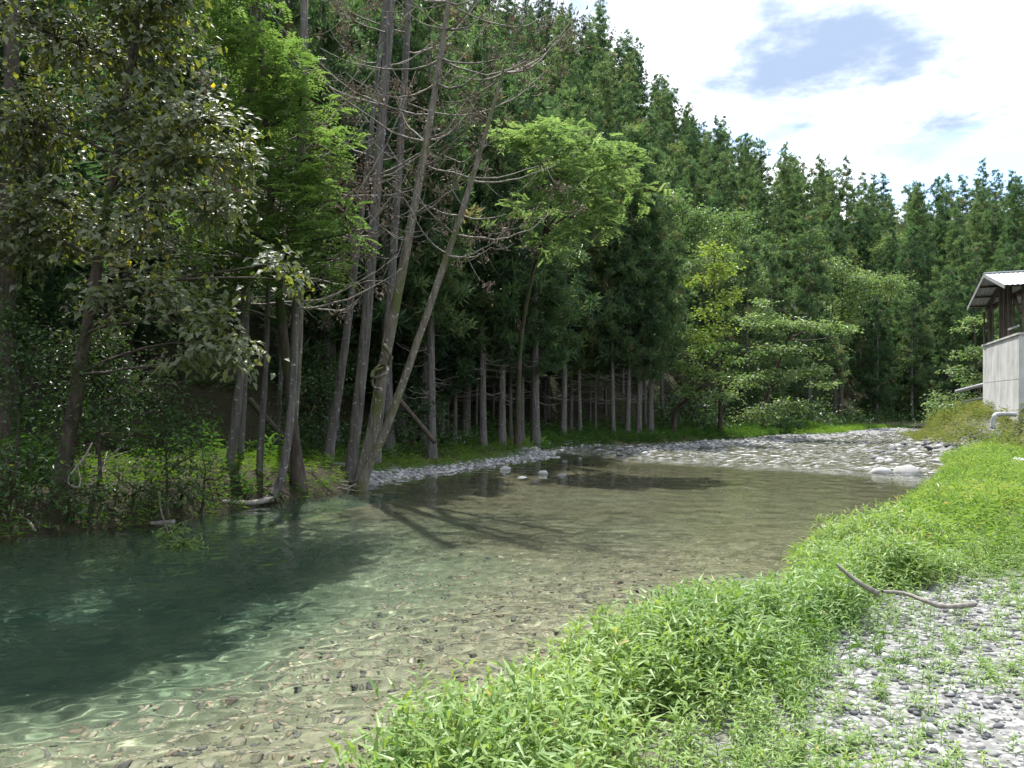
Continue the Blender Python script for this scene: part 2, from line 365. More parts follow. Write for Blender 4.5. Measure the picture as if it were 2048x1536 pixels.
def spaced(parts):
    out = []
    for a, b, st in parts: out.append(np.arange(a, b, st))
    out.append([parts[-1][1]]); return np.concatenate(out)
gx = spaced([(-600, -100, 50), (-100, -30, 4), (-30, -10, 0.8), (-10, 8, 0.13), (8, 36, 0.4), (36, 100, 3), (100, 600, 50)])
gy = spaced([(-300, -20, 20), (-20, 2, 1.0), (2, 18, 0.14), (18, 66, 0.42), (66, 160, 3), (160, 700, 30)])
X, Y = np.meshgrid(gx, gy)
Z, TL, TR, TE, TB = land(X, Y, True)
nx, ny = len(gx), len(gy)
mb = MB()
i = (np.arange(ny - 1)[:, None] * nx + np.arange(nx - 1)[None]).ravel()
mb.add(np.stack([X, Y, Z], -1).reshape(-1, 3), np.stack([i, i + 1, i + 1 + nx, i + nx], 1))
inbed = ((TL < 0) & (TR < 0))
gr = inside(X, Y, GRAV) | (inbed & (TB > 0)) | ((TL > -.3) & (TL < 1.3) & (Y > 18.8) & (Y < 33)) | ((TR > -1) & (TR < 1.8) & (Y > 25) & (Y < 38))
gd, _ = seg_dist(X, Y, GRAV, True)
grav = np.where(gr, 1.0, np.clip(1 - gd / 0.8, 0, 1))
forest = np.where(Y < 19, sstep(-.8, .2, TL), sstep(1.0, 4, TL)) * (TL > -.8)
m, t, N, Lk = mat('riverbank_ground')
tcn = N('ShaderNodeTexCoord')
def att(a): return N('ShaderNodeAttribute', attribute_name=a).outputs['Fac']
def noise(scale, det=6, rough=.6):
    n = N('ShaderNodeTexNoise'); Lk(tcn.outputs['Object'], n.inputs['Vector']); n.inputs['Scale'].default_value = scale; n.inputs['Detail'].default_value = det; n.inputs['Roughness'].default_value = rough
    return n.outputs['Fac']
def ramp(f, cols, lo=.3, hi=.7):
    r = N('ShaderNodeValToRGB'); Lk(f, r.inputs[0]); e = r.color_ramp.elements
    ps = np.linspace(lo, hi, len(cols)); e[0].color = c4(cols[0]); e[0].position = ps[0]; e[1].color = c4(cols[-1]); e[1].position = ps[-1]
    for c, q in zip(cols[1:-1], ps[1:-1]): e.new(q).color = c4(c)
    return r.outputs[0]
def mixc(f, a, b):
    x = N('ShaderNodeMix', data_type='RGBA'); Lk(f, x.inputs[0]); Lk(a, x.inputs[6]); Lk(b, x.inputs[7]); return x.outputs[2]
vor = N('ShaderNodeTexVoronoi'); Lk(tcn.outputs['Object'], vor.inputs['Vector']); vor.inputs['Scale'].default_value = 17.0; vor.inputs['Randomness'].default_value = 1.0
vsep = N('ShaderNodeSeparateColor'); Lk(vor.outputs['Color'], vsep.inputs[0])
vor2 = N('ShaderNodeTexVoronoi'); Lk(tcn.outputs['Object'], vor2.inputs['Vector']); vor2.inputs['Scale'].default_value = 34.0
vsep2 = N('ShaderNodeSeparateColor'); Lk(vor2.outputs['Color'], vsep2.inputs[0])
soil = ramp(noise(1.5), [(0.035, 0.035, 0.018), (0.07, 0.075, 0.03), (0.10, 0.09, 0.05)])
litter = ramp(noise(5.0), [(0.014, 0.015, 0.009), (0.036, 0.031, 0.018), (0.024, 0.040, 0.013)])
dryg = ramp(vsep2.outputs[0], [(0.10, 0.10, 0.095), (0.18, 0.18, 0.175), (0.27, 0.27, 0.26)], .1, .95)
bedc = ramp(vsep.outputs[0], [(0.09, 0.092, 0.065), (0.185, 0.185, 0.125), (0.26, 0.25, 0.17), (0.33, 0.32, 0.24)], .05, .95)
algae_depth_shade = ramp(noise(0.5, 4), [(0.13, 0.11, 0.055), (0.16, 0.175, 0.105), (0.24, 0.235, 0.15)], .3, .7)  # the bed's own algae tone, spread evenly
bed2 = N('ShaderNodeMix', data_type='RGBA'); bed2.inputs[0].default_value = 0.45; Lk(bedc, bed2.inputs[6]); Lk(algae_depth_shade, bed2.inputs[7])
pool_shade = ramp(noise(1.1, 5), [(0.036, 0.072, 0.048), (0.07, 0.108, 0.066)], .35, .65)  # dimming of light in deep water, painted into the bed colour
depth_green = ramp(noise(0.8, 5), [(0.12, 0.165, 0.10), (0.20, 0.235, 0.15)], .35, .65)  # jade tint of mid-depth water, put into the bed colour
upstream_tone = ramp(noise(2.2, 6), [(0.045, 0.046, 0.023), (0.09, 0.090, 0.05), (0.14, 0.13, 0.078)], .3, .7); bedf = mixc(att('upstream_tone'), bed2.outputs[2], upstream_tone); bedf = mixc(att('depth_green'), bedf, depth_green); bedf = mixc(att('algae_depth_shade'), bedf, pool_shade)  # darker olive bed tone, increasing upstream
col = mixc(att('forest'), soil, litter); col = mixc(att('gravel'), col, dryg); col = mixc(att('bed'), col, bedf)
p = N('ShaderNodeBsdfPrincipled'); Lk(col, p.inputs['Base Color']); p.inputs['Roughness'].default_value = 0.9; p.inputs['Specular IOR Level'].default_value = 0.15
bm_ = N('ShaderNodeBump'); bm_.inputs['Strength'].default_value = 0.6; bm_.inputs['Distance'].default_value = 0.03
inv = N('ShaderNodeMath', operation='SUBTRACT'); inv.inputs[0].default_value = 1.0; Lk(vor.outputs['Distance'], inv.inputs[1]); Lk(inv.outputs[0], bm_.inputs['Height']); Lk(bm_.outputs[0], p.inputs['Normal'])
Lk(p.outputs[0], N('ShaderNodeOutputMaterial').inputs[0])
M['ground'] = m
bedmask = (inbed & (TB < .05) & ~((TL > -.1) & (Y < 19))).astype(float)
ground = obj('ground', mb.mesh('ground', m, True, attrs={'bed': bedmask.ravel(), 'upstream_tone': (inbed * sstep(6.5, 14, Y + .9 * wav(X, Y, .7, 8)) * (.72 + .28 * sstep(20, 26, Y))).ravel(), 'depth_green': (inbed * sstep(.4, 1.2, -Z + .12 * wav(X, Y, 1.3, 2))).ravel(), 'algae_depth_shade': (inbed * np.maximum((TL > -1.3) * (Y < 17) * .9, sstep(.55, 2.0, -Z + .15 * wav(X, Y, 1.9, 6)))).ravel(), 'gravel': grav.ravel(), 'forest': forest.ravel()}))  # depth masks place the painted water shade, also along the submerged left bank
ground.cycles.is_caustics_receiver = True
tag(ground, 'valley floor with stony river bed and forest soil', 'ground', kind='structure')

# ------------------------------------------------------------------ river
m, t, N, Lk = mat('river_water')
tcn = N('ShaderNodeTexCoord')
rif = N('ShaderNodeAttribute', attribute_name='riffle').outputs['Fac']
def wnoise(sx, sy, det, rough=0.55, dist=0.0, rot=35):
    mp = N('ShaderNodeMapping'); Lk(tcn.outputs['Object'], mp.inputs[0]); mp.inputs['Scale'].default_value = (sx, sy, 1); mp.inputs['Rotation'].default_value = (0, 0, math.radians(rot))
    n = N('ShaderNodeTexNoise'); Lk(mp.outputs[0], n.inputs['Vector']); n.inputs['Scale'].default_value = 1.0; n.inputs['Detail'].default_value = det; n.inputs['Roughness'].default_value = rough; n.inputs['Distortion'].default_value = dist
    return n.outputs['Fac']
h1 = wnoise(3.2, 2.2, 3, 0.5, 0.6); h2 = wnoise(2.6, 8.5, 4, 0.62, 0.5, 12)
def mr(f, a, b, c, d):
    x = N('ShaderNodeMapRange'); Lk(f, x.inputs[0])
    for k, v_ in enumerate((a, b, c, d)): x.inputs[k + 1].default_value = v_
    return x.outputs[0]
b2 = N('ShaderNodeBump'); Lk(h2, b2.inputs['Height']); b2.inputs['Distance'].default_value = 0.28; Lk(mr(rif, 0, 1, 0.0, 1.0), b2.inputs['Strength'])
mx = N('ShaderNodeBsdfGlass'); mx.inputs['IOR'].default_value = 1.33; mx.inputs['Roughness'].default_value = 0.0; Lk(b2.outputs[0], mx.inputs['Normal'])
# broken white water, plus sky glints painted white, on the riffle's crests
fo = N('ShaderNodeMath', operation='MULTIPLY'); Lk(mr(h2, 0.54, 0.68, 0, 1), fo.inputs[0]); Lk(mr(rif, 0.2, 1.0, 0, 0.72), fo.inputs[1])
df = N('ShaderNodeBsdfDiffuse'); df.inputs[0].default_value = (0.8, 0.82, 0.84, 1)
mx2 = N('ShaderNodeMixShader'); Lk(fo.outputs[0], mx2.inputs[0]); Lk(mx.outputs[0], mx2.inputs[1]); Lk(df.outputs[0], mx2.inputs[2])
om = N('ShaderNodeOutputMaterial'); Lk(mx2.outputs[0], om.inputs[0])
M['water'] = m
wx = spaced([(-60, -12, 8), (-12, 4, 0.07), (4, 12, .14), (12, 34, 0.28), (34, 200, 12)]); wy = spaced([(-60, 3, 9), (3, 9, 0.045), (9, 13, .08), (13, 24, 0.14), (24, 62, 0.3), (62, 140, 9)])
WX, WY = np.meshgrid(wx, wy); nx, ny = len(wx), len(wy)
_, wl_, wr_, _, wb_ = land(WX, WY, True)
mb = MB()
i = (np.arange(ny - 1)[:, None] * nx + np.arange(nx - 1)[None]).ravel()
rl = seg_dist(WX, WY, BAR, True)[0]
riff = sstep(-2.5, 5.0, WY - (30.0 - 1.0 * WX) + 1.2 * wav(WX, WY, .8, 3)) * sstep(62, 54, WY) * (WX > 0)
rw = np.random.RandomState(12); WZ = np.zeros_like(WX)
for k in range(34):           # small ripples: a spread of wave trains
    lam = 0.15 * (1.06 ** k); th = math.radians(35) + rw.normal(0, 1.1); kk = 2 * math.pi / lam
    ok = sstep(lam * 14, lam * 6, np.maximum(WY, 3) * .07 / .5) if lam < .5 else 1.0
    WZ += ok * (0.0048 if lam < .32 else .0018) * lam * np.sin(kk * (WX * math.cos(th) + WY * math.sin(th)) + rw.uniform(0, 6.28) + 1.5 * np.sin(WX * 0.9 + WY * .7 + k))
for k in range(16):
    lam = 0.8 * (1.07 ** k); th = math.radians(-40) + rw.normal(0, .7); kk = 2 * math.pi / lam
    WZ += riff * 0.008 * lam * np.sin(kk * (WX * math.cos(th) + WY * math.sin(th)) + rw.uniform(0, 6.28) + 2.0 * np.sin(WX * 1.1 + WY * .9 + k))
WZ *= (abs(WX - 10) < 30) & (WY > 0) & (WY < 65)
mb.add(np.stack([WX, WY, WZ], -1).reshape(-1, 3), np.stack([i, i + 1, i + 1 + nx, i + nx], 1))
edge = np.concatenate([np.arange(nx), np.arange(1, ny) * nx + nx - 1, (ny - 1) * nx + np.arange(nx - 2, -1, -1), np.arange(ny - 2, 0, -1) * nx])
low = mb.v[0][edge].copy(); low[:, 2] = -4.0
k0 = mb.n; ne = len(edge)
mb.add(low, np.zeros((0, 4), int))
q = np.arange(ne); q2 = (q + 1) % ne
mb.f4.append(np.stack([edge[q], k0 + q, k0 + q2, edge[q2]], 1))
mb.add([(-60, -60, -4), (200, -60, -4), (200, 140, -4), (-60, 140, -4)], np.array([[3, 2, 1, 0]]))
riff = np.clip(riff, 0, 1); riff = np.concatenate([riff.ravel(), np.zeros(ne + 4)])
river = obj('river', mb.mesh('river', m, True, attrs={'riffle': riff}))
river.cycles.is_caustics_caster = True
tag(river, 'clear shallow river running past the forest', 'river', kind='structure')

# ------------------------------------------------------------------ cedar trees
def cedar_crown(rs, H, hb, rmax, fine=1.0, dead=0.0, blade=(0.24, 0.48), width=(0.055, 0.095)):
    """returns (crown MB, branch MB): upturned sprays on tiers of drooping boughs"""
    mb = MB(); br = MB()
    P = []; D = []; Ln = []; Wd = []; Rn = []
    z = hb
    while z < H - 0.15:
        tt = (z - hb) / (H - hb)
        for _ in range(3 if tt < .85 else 2):
            az = rs.uniform(0, 2 * math.pi); zz = z + rs.uniform(-.15, .15)
            L = rmax * (1 - tt) ** 0.70 * (0.35 + 0.65 * min(1, tt / 0.16)) * rs.uniform(0.65, 1.12) + 0.16
            o = np.array([math.cos(az), math.sin(az), 0])
            s = np.linspace(0, 1, 5)
            path = o * (s * L)[:, None]; path[:, 2] = zz + L * (-0.28 * s + 0.36 * s * s + 0.10 * tt * s)
            if L > .5: tube(br, path, np.linspace(0.035 * min(1, L / 2), 0.006, 5), 3, False)
            nt_ = max(2, int(L * 3.6 * fine))
            for s_ in rs.uniform(0.12, 1.0, nt_) ** 0.7:
                c = np.array([o[0] * L * s_, o[1] * L * s_, zz + L * (-0.28 * s_ + 0.36 * s_ * s_ + 0.10 * tt * s_)])
                c[:3] += rs.normal(0, 0.13 + 0.05 * L, 3) * (1, 1, 0.6)
                nb = int(19 * fine)
                d = o * 0.45 + np.array([0, 0, 0.38 + 0.25 * tt]) + rs.normal(0, 0.62, (nb, 3))
                P.append(c + rs.normal(0, 0.07, (nb, 3))); D.append(d); Ln.append(rs.uniform(*blade, nb)); Wd.append(rs.uniform(*width, nb))
                Rn.append(np.clip(np.full(nb, rs.rand()) * .8 + rs.rand(nb) * .15 + (0.4 if rs.rand() < dead else 0), 0, 1))
        z += 0.30 + 0.1 * rs.rand()
    P = np.concatenate(P); D = np.concatenate(D); n = len(P)
    leaves(mb, P, D, rs.normal(0, 1, (n, 3)) + np.array([0, 0, .8]), np.concatenate(Ln), np.concatenate(Wd), 0.2, 0.1, np.concatenate(Rn))
    return mb, br
def cedar_trunk(rs, H, r, lean=0.0):
    mb = MB(); n = 14
    s = np.linspace(0, 1, n); p = np.zeros((n, 3)); p[:, 2] = s * H - 0.4
    a = rs.uniform(0, 6.28); p[:, 0] = lean * s * math.cos(a) + 0.06 * np.sin(s * 5 + a); p[:, 1] = lean * s * math.sin(a) + 0.06 * np.cos(s * 4 + a)
    rad = r * (1 - 0.93 * s) ; rad[0] *= 1.35; rad[1] *= 1.03
    tube(mb, p, rad, 9, wob=0.05)
    return mb
def dead_boughs(rs, hb, lo, n, Lmax=1.8):
    mb = MB()
    for _ in range(n):
        z = rs.uniform(lo, hb + 1.0); az = rs.uniform(0, 6.28); L = rs.uniform(0.5, Lmax)
        o = np.array([math.cos(az), math.sin(az), 0]); s = np.linspace(0, 1, 6)
        p = o * (s * L)[:, None] + rs.normal(0, 0.03, (6, 3)); p[:, 2] += z + L * (-.45 * s + .5 * s * s)
        tube(mb, p, np.linspace(.018, .005, 6), 3, False)
    return mb
VAR = []
for k in range(9):
    rs = np.random.RandomState(100 + k)
    H = (17, 18, 16, 15, 17, 16.5, 18, 14, 13)[k]; hb = (3.6, 4.2, 4.0, 2.2, 4.3, 1.6, 3.6, 1.4, 0.8)[k]; rm = (2.2, 2.5, 2.6, 3.0, 2.1, 3.1, 2.7, 3.0, 2.9)[k]
    c, b = cedar_crown(rs, H, hb, rm, dead=0.10 if k in (0, 4) else 0.03)
    VAR.append(dict(H=H, crown=c.mesh('cedar_crown', M['cedar']), branches=b.mesh('cedar_branches', M['barkdark'], True),
                    trunk=cedar_trunk(rs, H, 0.2 + 0.012 * k, 0.3).mesh('cedar_trunk', M['bark'], True),
                    dead=dead_boughs(rs, hb, 2.0, 22).mesh('cedar_dead_boughs', M['deadwood'], True)))
def cedar(v, x, y, label, group=None, sc=1.0, rz=0.0, name='cedar_tree', near=False, thick=1.0, tiltx=0, tilty=0):
    z = float(land(np.array([x]), np.array([y]))[0])
    o = thing(name, label, 'tree', (x, y, z), group, rz, sc)
    o.rotation_euler = (tiltx, tilty, rz)
    o['H'] = VAR[v]['H'] * sc
    tr_ = obj('trunk', VAR[v]['trunk'], o); tr_.scale = (thick, thick, 1)
    obj('crown', VAR[v]['crown'], o)
    obj('branches', VAR[v]['branches'], o)['kind'] = 'stuff'
    if near: obj('dead_boughs', VAR[v]['dead'], o)['kind'] = 'stuff'
    return o

# plantation row along the far side: (photo column, distance, trunk width in photo px, variant)
ROW = [(862, 25, 34, 4), (895, 33, 10, 0), (911, 30, 15, 4), (952, 34, 11, 0), (968, 29.5, 27, 0), (1006, 30.5, 34, 1), (1022, 33, 16, 4), (1044, 33, 25, 0), (1074, 31.8, 38, 6),
       (1062, 40, 13, 4), (1090, 43, 12, 0), (1125, 37, 25, 1), (1141, 40.5, 14, 4), (1160, 38.5, 17, 0), (1180, 44, 12, 1), (1192, 40, 13, 0), (1226, 38.5, 20, 4), (1256, 39, 20, 0),
       (1276, 39.5, 22, 1), (1301, 40, 24, 6), (1290, 45, 14, 4), (1325, 46, 14, 0), (930, 39, 12, 1), (986, 41, 12, 0), (1025, 46, 11, 4), (1110, 49, 12, 1), (1210, 48, 12, 6), (1245, 52, 12, 1), (880, 41, 12, 6), (830, 33, 14, 1), (800, 37, 13, 4)]
ordn = ['first', 'second', 'third', 'fourth', 'fifth', 'sixth', 'seventh', 'eighth', 'ninth', 'tenth', 'eleventh', 'twelfth']
ONES = ['', 'first', 'second', 'third', 'fourth', 'fifth', 'sixth', 'seventh', 'eighth', 'ninth', 'tenth', 'eleventh', 'twelfth', 'thirteenth', 'fourteenth', 'fifteenth', 'sixteenth', 'seventeenth', 'eighteenth', 'nineteenth', 'twentieth']
def nth(n):
    return ONES[n] if n <= 20 else ('%dth' % n if n % 10 not in (1, 2, 3) else '%d%s' % (n, {1: 'st', 2: 'nd', 3: 'rd'}[n % 10]))
thin = sorted([r[0] for r in ROW if not (r[2] >= 20 and r[0] > 900) and r[0] != 862])
front = sorted([r for r in ROW if r[2] >= 20 and r[0] > 900], key=lambda r: r[0])
for r in ROW:
    x = (r[0] - 1024) / FPX * r[1]
    if r in front:
        lab = 'tall straight grey cedar trunk, %s from the gravel point in the front row' % ordn[front.index(r)]
        g = None
    elif r[0] == 862:
        lab = 'dark cedar with flared base behind the leaning dead snag'; g = None
    else:
        lab = 'slender grey cedar in shade behind the front row, %s from the left' % nth(thin.index(r[0]) + 1); g = 'thin plantation cedars on the terrace'
    base = 0.2 + 0.012 * r[3]
    want = r[2] / FPX * r[1] / 2 * .6
    cedar(r[3], x, r[1], lab, g, sc=RNG.uniform(.80, .98), rz=RNG.uniform(0, 6.28), near=True, thick=max(.4, want / base), name='plantation_cedar')

# hillside forest: only what shows above the trees in front of it
rs = np.random.RandomState(21)
allc = []
for _ in range(16000):
    d = 34 + 125 * rs.rand() ** 1.15; px_ = rs.uniform(-200, 2250)
    allc.append(((px_ - 1024) / FPX * d, d))
allc = np.array(allc); allc = allc[np.argsort(allc[:, 1])]
zc_, Lc, Rc, Ec, Bc = land(allc[:, 0], allc[:, 1], True)
rowxy = np.array([((r[0] - 1024) / FPX * r[1], r[1]) for r in ROW])
kept = np.zeros((0, 2)); sel = []
buf = np.full(300, -1.0)          # tallest line of sight so far, by 10-pixel column
for (x, y), z, L in zip(allc, zc_, Lc):
    if L < 3.0 or (y < 52 and L < 6.0): continue
    px_ = 1024 + FPX * x / y
    sp = 3.0 + 0.011 * y
    if len(kept) and (np.hypot(kept[:, 0] - x, kept[:, 1] - y) < sp).any(): continue
    if (np.hypot(rowxy[:, 0] - x, rowxy[:, 1] - y) < 2.2).any(): continue
    if any((lambda t_: np.hypot(x - bx - sd.x * t_, y - by - sd.y * t_))(np.clip(((x - bx) * sd.x + (y - by) * sd.y) / (sd.x ** 2 + sd.y ** 2), 0, 22)) < 4.2 for bx, by in ((10.3, 38.5), (14.5, 41.5))): continue
    kept = np.vstack([kept, (x, y)])
    v = int(rs.choice([1, 2, 3, 5, 6, 7, 8], p=[.1, .15, .2, .2, .15, .12, .08])); sc = rs.uniform(.82, 1.12)
    c0 = int((px_ + 300) / 10); hw = max(1, int(1.6 / y * FPX / 10)); lo, hi = max(c0 - hw, 0), min(c0 + hw + 1, 299)
    el = (z + VAR[v]['H'] * sc - EYE) / y
    if lo < hi and px_ > 640 and px_ < 2090:
        gain = el - np.median(buf[lo:hi])
        if gain > 0.0:
            sel.append((x, y, v, sc, el, px_)); q = buf[lo:hi]; q[:] = np.maximum(q, el - .02)
print('hill cedars', len(kept), 'in view', len(sel))
sel.sort(key=lambda q: q[1])
pick = [q for q in sel if 1180 < q[5] < 2020 and 46 < q[1] < 100]
hill_broad = [pick[k] for k in np.random.RandomState(3).permutation(len(pick))[:10]]
sel = [q for q in sel if q not in hill_broad]
sky_line = [q for q in sel if 1090 < q[5] < 2048 and q[4] > max([r[4] for r in sel if abs(r[5] - q[5]) < 16 and r is not q] + [0])]
sky_line.sort(key=lambda q: q[5])
ZN = [(-900, 'behind the leaning trunks'), (900, 'behind the pale spreading tree'), (1300, 'above the lime-yellow maple'), (1480, 'above the layered maple'), (1720, 'at the valley end'), (1900, 'behind the open shed')]
keys = {}
for q in sel:
    x, y, v, sc, el, px_ = q
    zone = [b for a, b in ZN if px_ >= a][-1]; far = 'low on' if y < 58 else ('midway up' if y < 92 else 'high on')
    if q not in sky_line: keys.setdefault((far, zone), []).append(px_)
for q in sel:
    x, y, v, sc, el, px_ = q
    zone = [b for a, b in ZN if px_ >= a][-1]; far = 'low on' if y < 58 else ('midway up' if y < 92 else 'high on')
    if q in sky_line: lab = 'skyline cedar against the clouds, %s from the left along the ridge' % nth(sky_line.index(q) + 1); g = 'cedars on the skyline'
    else: lab = 'dense green cedar %s the hillside %s' % (far, zone); g = 'cedars %s the hillside %s' % (far, zone)
    if q not in sky_line and 1 < len(keys[(far, zone)]) <= 20: lab += ', %s from the left' % nth(sorted(keys[(far, zone)]).index(px_) + 1)
    cedar(v, x, y, lab, g, sc=sc, rz=rs.uniform(0, 6.28), thick=.65)

# ------------------------------------------------------------------ broadleaf trees
def broadleaf(name, label, base, trunk, blobs, per=60, leaf=(0.10, 0.16), ratio=0.5, nl=10, spread=0.22, flat=1.0, mats=('bright', 'barkdark'), r0=0.12, rs=None,
              frond=False, droopy=0.2, upn=1.0, cat='tree', detail=2, group=None, flatdir=0.5, limb=0.035, ucam=0.0):
    rs = rs or np.random.RandomState(5)
    tp = smooth_path(trunk, 14); wood = MB(); lm = MB()
    tube(wood, tp, r0 * np.linspace(1.0, 0.28, len(tp)) * np.concatenate([[1.45, 1.12], np.ones(len(tp) - 2)]), 8, wob=0.06)
    nodes = [tp]
    for c, r in blobs:
        c = np.asarray(c); dd = np.linalg.norm(tp - c, axis=1) + np.where(tp[:, 2] > c[2] - 0.1 * r, 2.0, 0)
        a = tp[np.argmin(dd)]
        mid = (a + c) / 2 + rs.normal(0, 0.12 * np.linalg.norm(c - a), 3) + np.array([0, 0, .08 * np.linalg.norm(c - a)])
        pth = bez(a, mid, c, 8) + rs.normal(0, 0.03 * r, (8, 3)) * np.linspace(0, 1, 8)[:, None]
        tube(wood, pth, np.linspace(limb, limb * .35, 8), 5, False); nodes.append(pth[2:])
    nodes = np.concatenate(nodes)
    P = []; D = []; U = []; Ln = []; Rn = []
    for c, r in blobs:
        n = max(4, int(per * r * r))
        u = nrm(rs.normal(0, 1, (n, 3))); u *= (rs.rand(n, 1) ** 0.45) * r * (0.8 + 0.35 * rs.rand(n, 1)); u[:, 2] *= flat
        for q in np.asarray(c) + u:
            j = np.argmin(np.linalg.norm(nodes - q, axis=1)); a = nodes[j]
            ln = np.linalg.norm(q - a)
            if ln < 1e-3: continue
            pth = bez(a, (a + q) / 2 + np.array([0, 0, .12 * ln]), q, 4)
            tube(wood, pth, np.linspace(.010, .004, 4), 3, False)
            o = nrm(q - a); base_r = rs.rand()
            if frond:
                for _ in range(nl):
                    fd = nrm(o * 0.6 + rs.normal(0, .7, 3) * (1, 1, .5)); fl = rs.uniform(.25, .42)
                    st = q + rs.normal(0, spread, 3) * (1, 1, flat)
                    k = 6; s = np.linspace(.15, 1, k); rp = st + fd * (s * fl)[:, None]; rp[:, 2] -= 0.22 * fl * s * s * droopy * 5
                    sd_ = nrm(np.cross(fd, [0, 0, 1.0])); 
                    for sg in (-1, 1):
                        P.append(rp); D.append(np.repeat((fd * .55 + sd_ * sg)[None], k, 0)); U.append(np.repeat(np.array([[0, 0, 1.0]]) + rs.normal(0, .35, (1, 3)), k, 0))
                        Ln.append(rs.uniform(*leaf, k)); Rn.append(np.clip(base_r * .7 + rs.rand(k) * .3, 0, 1))
            else:
                s = rs.uniform(.45, 1.05, nl)[:, None]; st = a + (q - a) * s + rs.normal(0, spread, (nl, 3)) * (1, 1, flat * .8)
                d = o * .5 + rs.normal(0, .8, (nl, 3)) * (1, 1, flatdir); d[:, 2] -= droopy
                P.append(st); D.append(d); U.append(np.array([.35 * ucam, -ucam, upn]) + rs.normal(0, .35 if ucam else .5, (nl, 3)))
                Ln.append(rs.uniform(*leaf, nl)); Rn.append(np.clip(base_r * .65 + rs.rand(nl) * .35, 0, 1))
    P = np.concatenate(P); Ln = np.concatenate(Ln)
    leaves(lm, P, np.concatenate(D), np.concatenate(U), Ln, Ln * ratio, 0.12, 0.15, np.concatenate(Rn), detail)
    o = thing(name, label, cat, base, group)
    obj('trunk', wood.mesh(name + '_trunk', M[mats[1]], True, base), o)
    obj('crown', lm.mesh(name + '_crown', M[mats[0]], False, base), o)
    return o
def B(*rows):
    return [(at(px, py, d), r / FPX * d) for px, py, d, r in rows]
def grd(px, d, up=0.0):
    x = (px - 1024) / FPX * d
    return np.array([x, d, float(land(np.array([x]), np.array([d]))[0]) + up])
R_ = np.random.RandomState

b0 = grd(120, 12.6, -.1)
broadleaf('glossy_leaved_tree', 'glossy broadleaf tree with silvery shining leaves overhanging the river', b0, [b0, at(150, 800, 12.4), at(190, 560, 12.2), at(230, 330, 12.1), at(270, 60, 12.1)],
          B((120, 80, 12.6, 180), (60, 250, 12.7, 150), (290, 60, 12.2, 150), (250, 220, 12.1, 160), (410, 250, 11.6, 120), (480, 320, 11.4, 80), (340, 330, 11.8, 120), (130, 420, 12.4, 150),
            (300, 460, 11.9, 130), (430, 420, 11.6, 90), (220, 590, 11.5, 75), (330, 590, 11.4, 90), (420, 640, 11.3, 80), (480, 710, 11.2, 70), (390, 720, 11.3, 70), (560, 530, 11.2, 55), (590, 560, 11.2, 40), (30, 480, 12.8, 140), (320, -60, 12.2, 150), (180, -150, 12.4, 190), (350, -230, 12.4, 170)),
          per=58, ucam=.75, leaf=(.11, .19), ratio=.52, nl=11, spread=.13, flat=.75, mats=('glossy', 'barkdark'), r0=.13, rs=R_(3), droopy=.45, flatdir=.35, detail=4, limb=.03)
b0 = grd(600, 16.2, -.1)
broadleaf('feathery_leaved_tree', 'bright green tree with feathery leaves behind the glossy broadleaf', b0, [b0, at(570, 700, 16), at(545, 450, 15.6), at(530, 200, 15.4), at(520, 20, 15.4)],
          B((470, 90, 15.6, 100), (560, 150, 15.2, 90), (600, 220, 14.9, 70), (520, 230, 15.4, 90), (620, 320, 14.6, 90), (560, 390, 14.8, 100), (640, 410, 14.3, 70), (690, 470, 14.1, 40), (600, 490, 14.5, 80), (500, 520, 14.9, 90), (430, 440, 15.2, 90), (460, -40, 15.6, 110), (400, 580, 14.9, 70), (650, 520, 14.3, 50)),
          per=44, leaf=(.08, .125), ratio=.40, nl=6, spread=.12, flat=.8, mats=('bright', 'barkdark'), r0=.12, rs=R_(4), frond=True, droopy=.25)
b0 = grd(1035, 29, -.1)
broadleaf('spreading_pale_tree', 'pale yellow-green spreading tree with airy crown above the cedar trunks', b0, [b0, at(1040, 700, 28.6), at(1062, 560, 28.0), at(1095, 440, 27.4), at(1125, 300, 27)],
          B(*[(a, b, c - 2.5, d) for a, b, c, d in ((1110, 285, 27, 75), (1040, 290, 27.3, 55), (1170, 300, 26.6, 75), (1230, 335, 26.6, 60), (1265, 375, 26.5, 45), (1120, 360, 26.4, 80), (1190, 390, 26.4, 65), (1070, 420, 27, 55), (1150, 450, 26.6, 55), (1090, 490, 27, 40), (1210, 440, 26.6, 45), (1010, 270, 27.5, 35))]),
          per=15, leaf=(.13, .2), ratio=.36, nl=6, spread=.2, flat=.55, mats=('lime', 'barkdark'), r0=.11, rs=R_(6), frond=True, droopy=.25, limb=.05)
b0 = grd(1440, 42, -.1)
broadleaf('lime_maple', 'narrow lime-yellow maple lit by sun before the dark cedars', b0, [b0, at(1440, 760, 41), at(1430, 620, 40), at(1428, 490, 39)],
          B((1425, 500, 38.5, 40), (1440, 540, 38.2, 45), (1405, 560, 38.6, 40), (1450, 590, 38, 35), (1415, 620, 38.2, 45), (1400, 670, 38, 40), (1440, 660, 38, 35)),
          per=20, leaf=(.16, .24), ratio=.6, nl=10, spread=.25, flat=.5, mats=('gold', 'barkdark'), r0=.12, rs=R_(7), flatdir=.25)
b0 = grd(1520, 47, -.1)
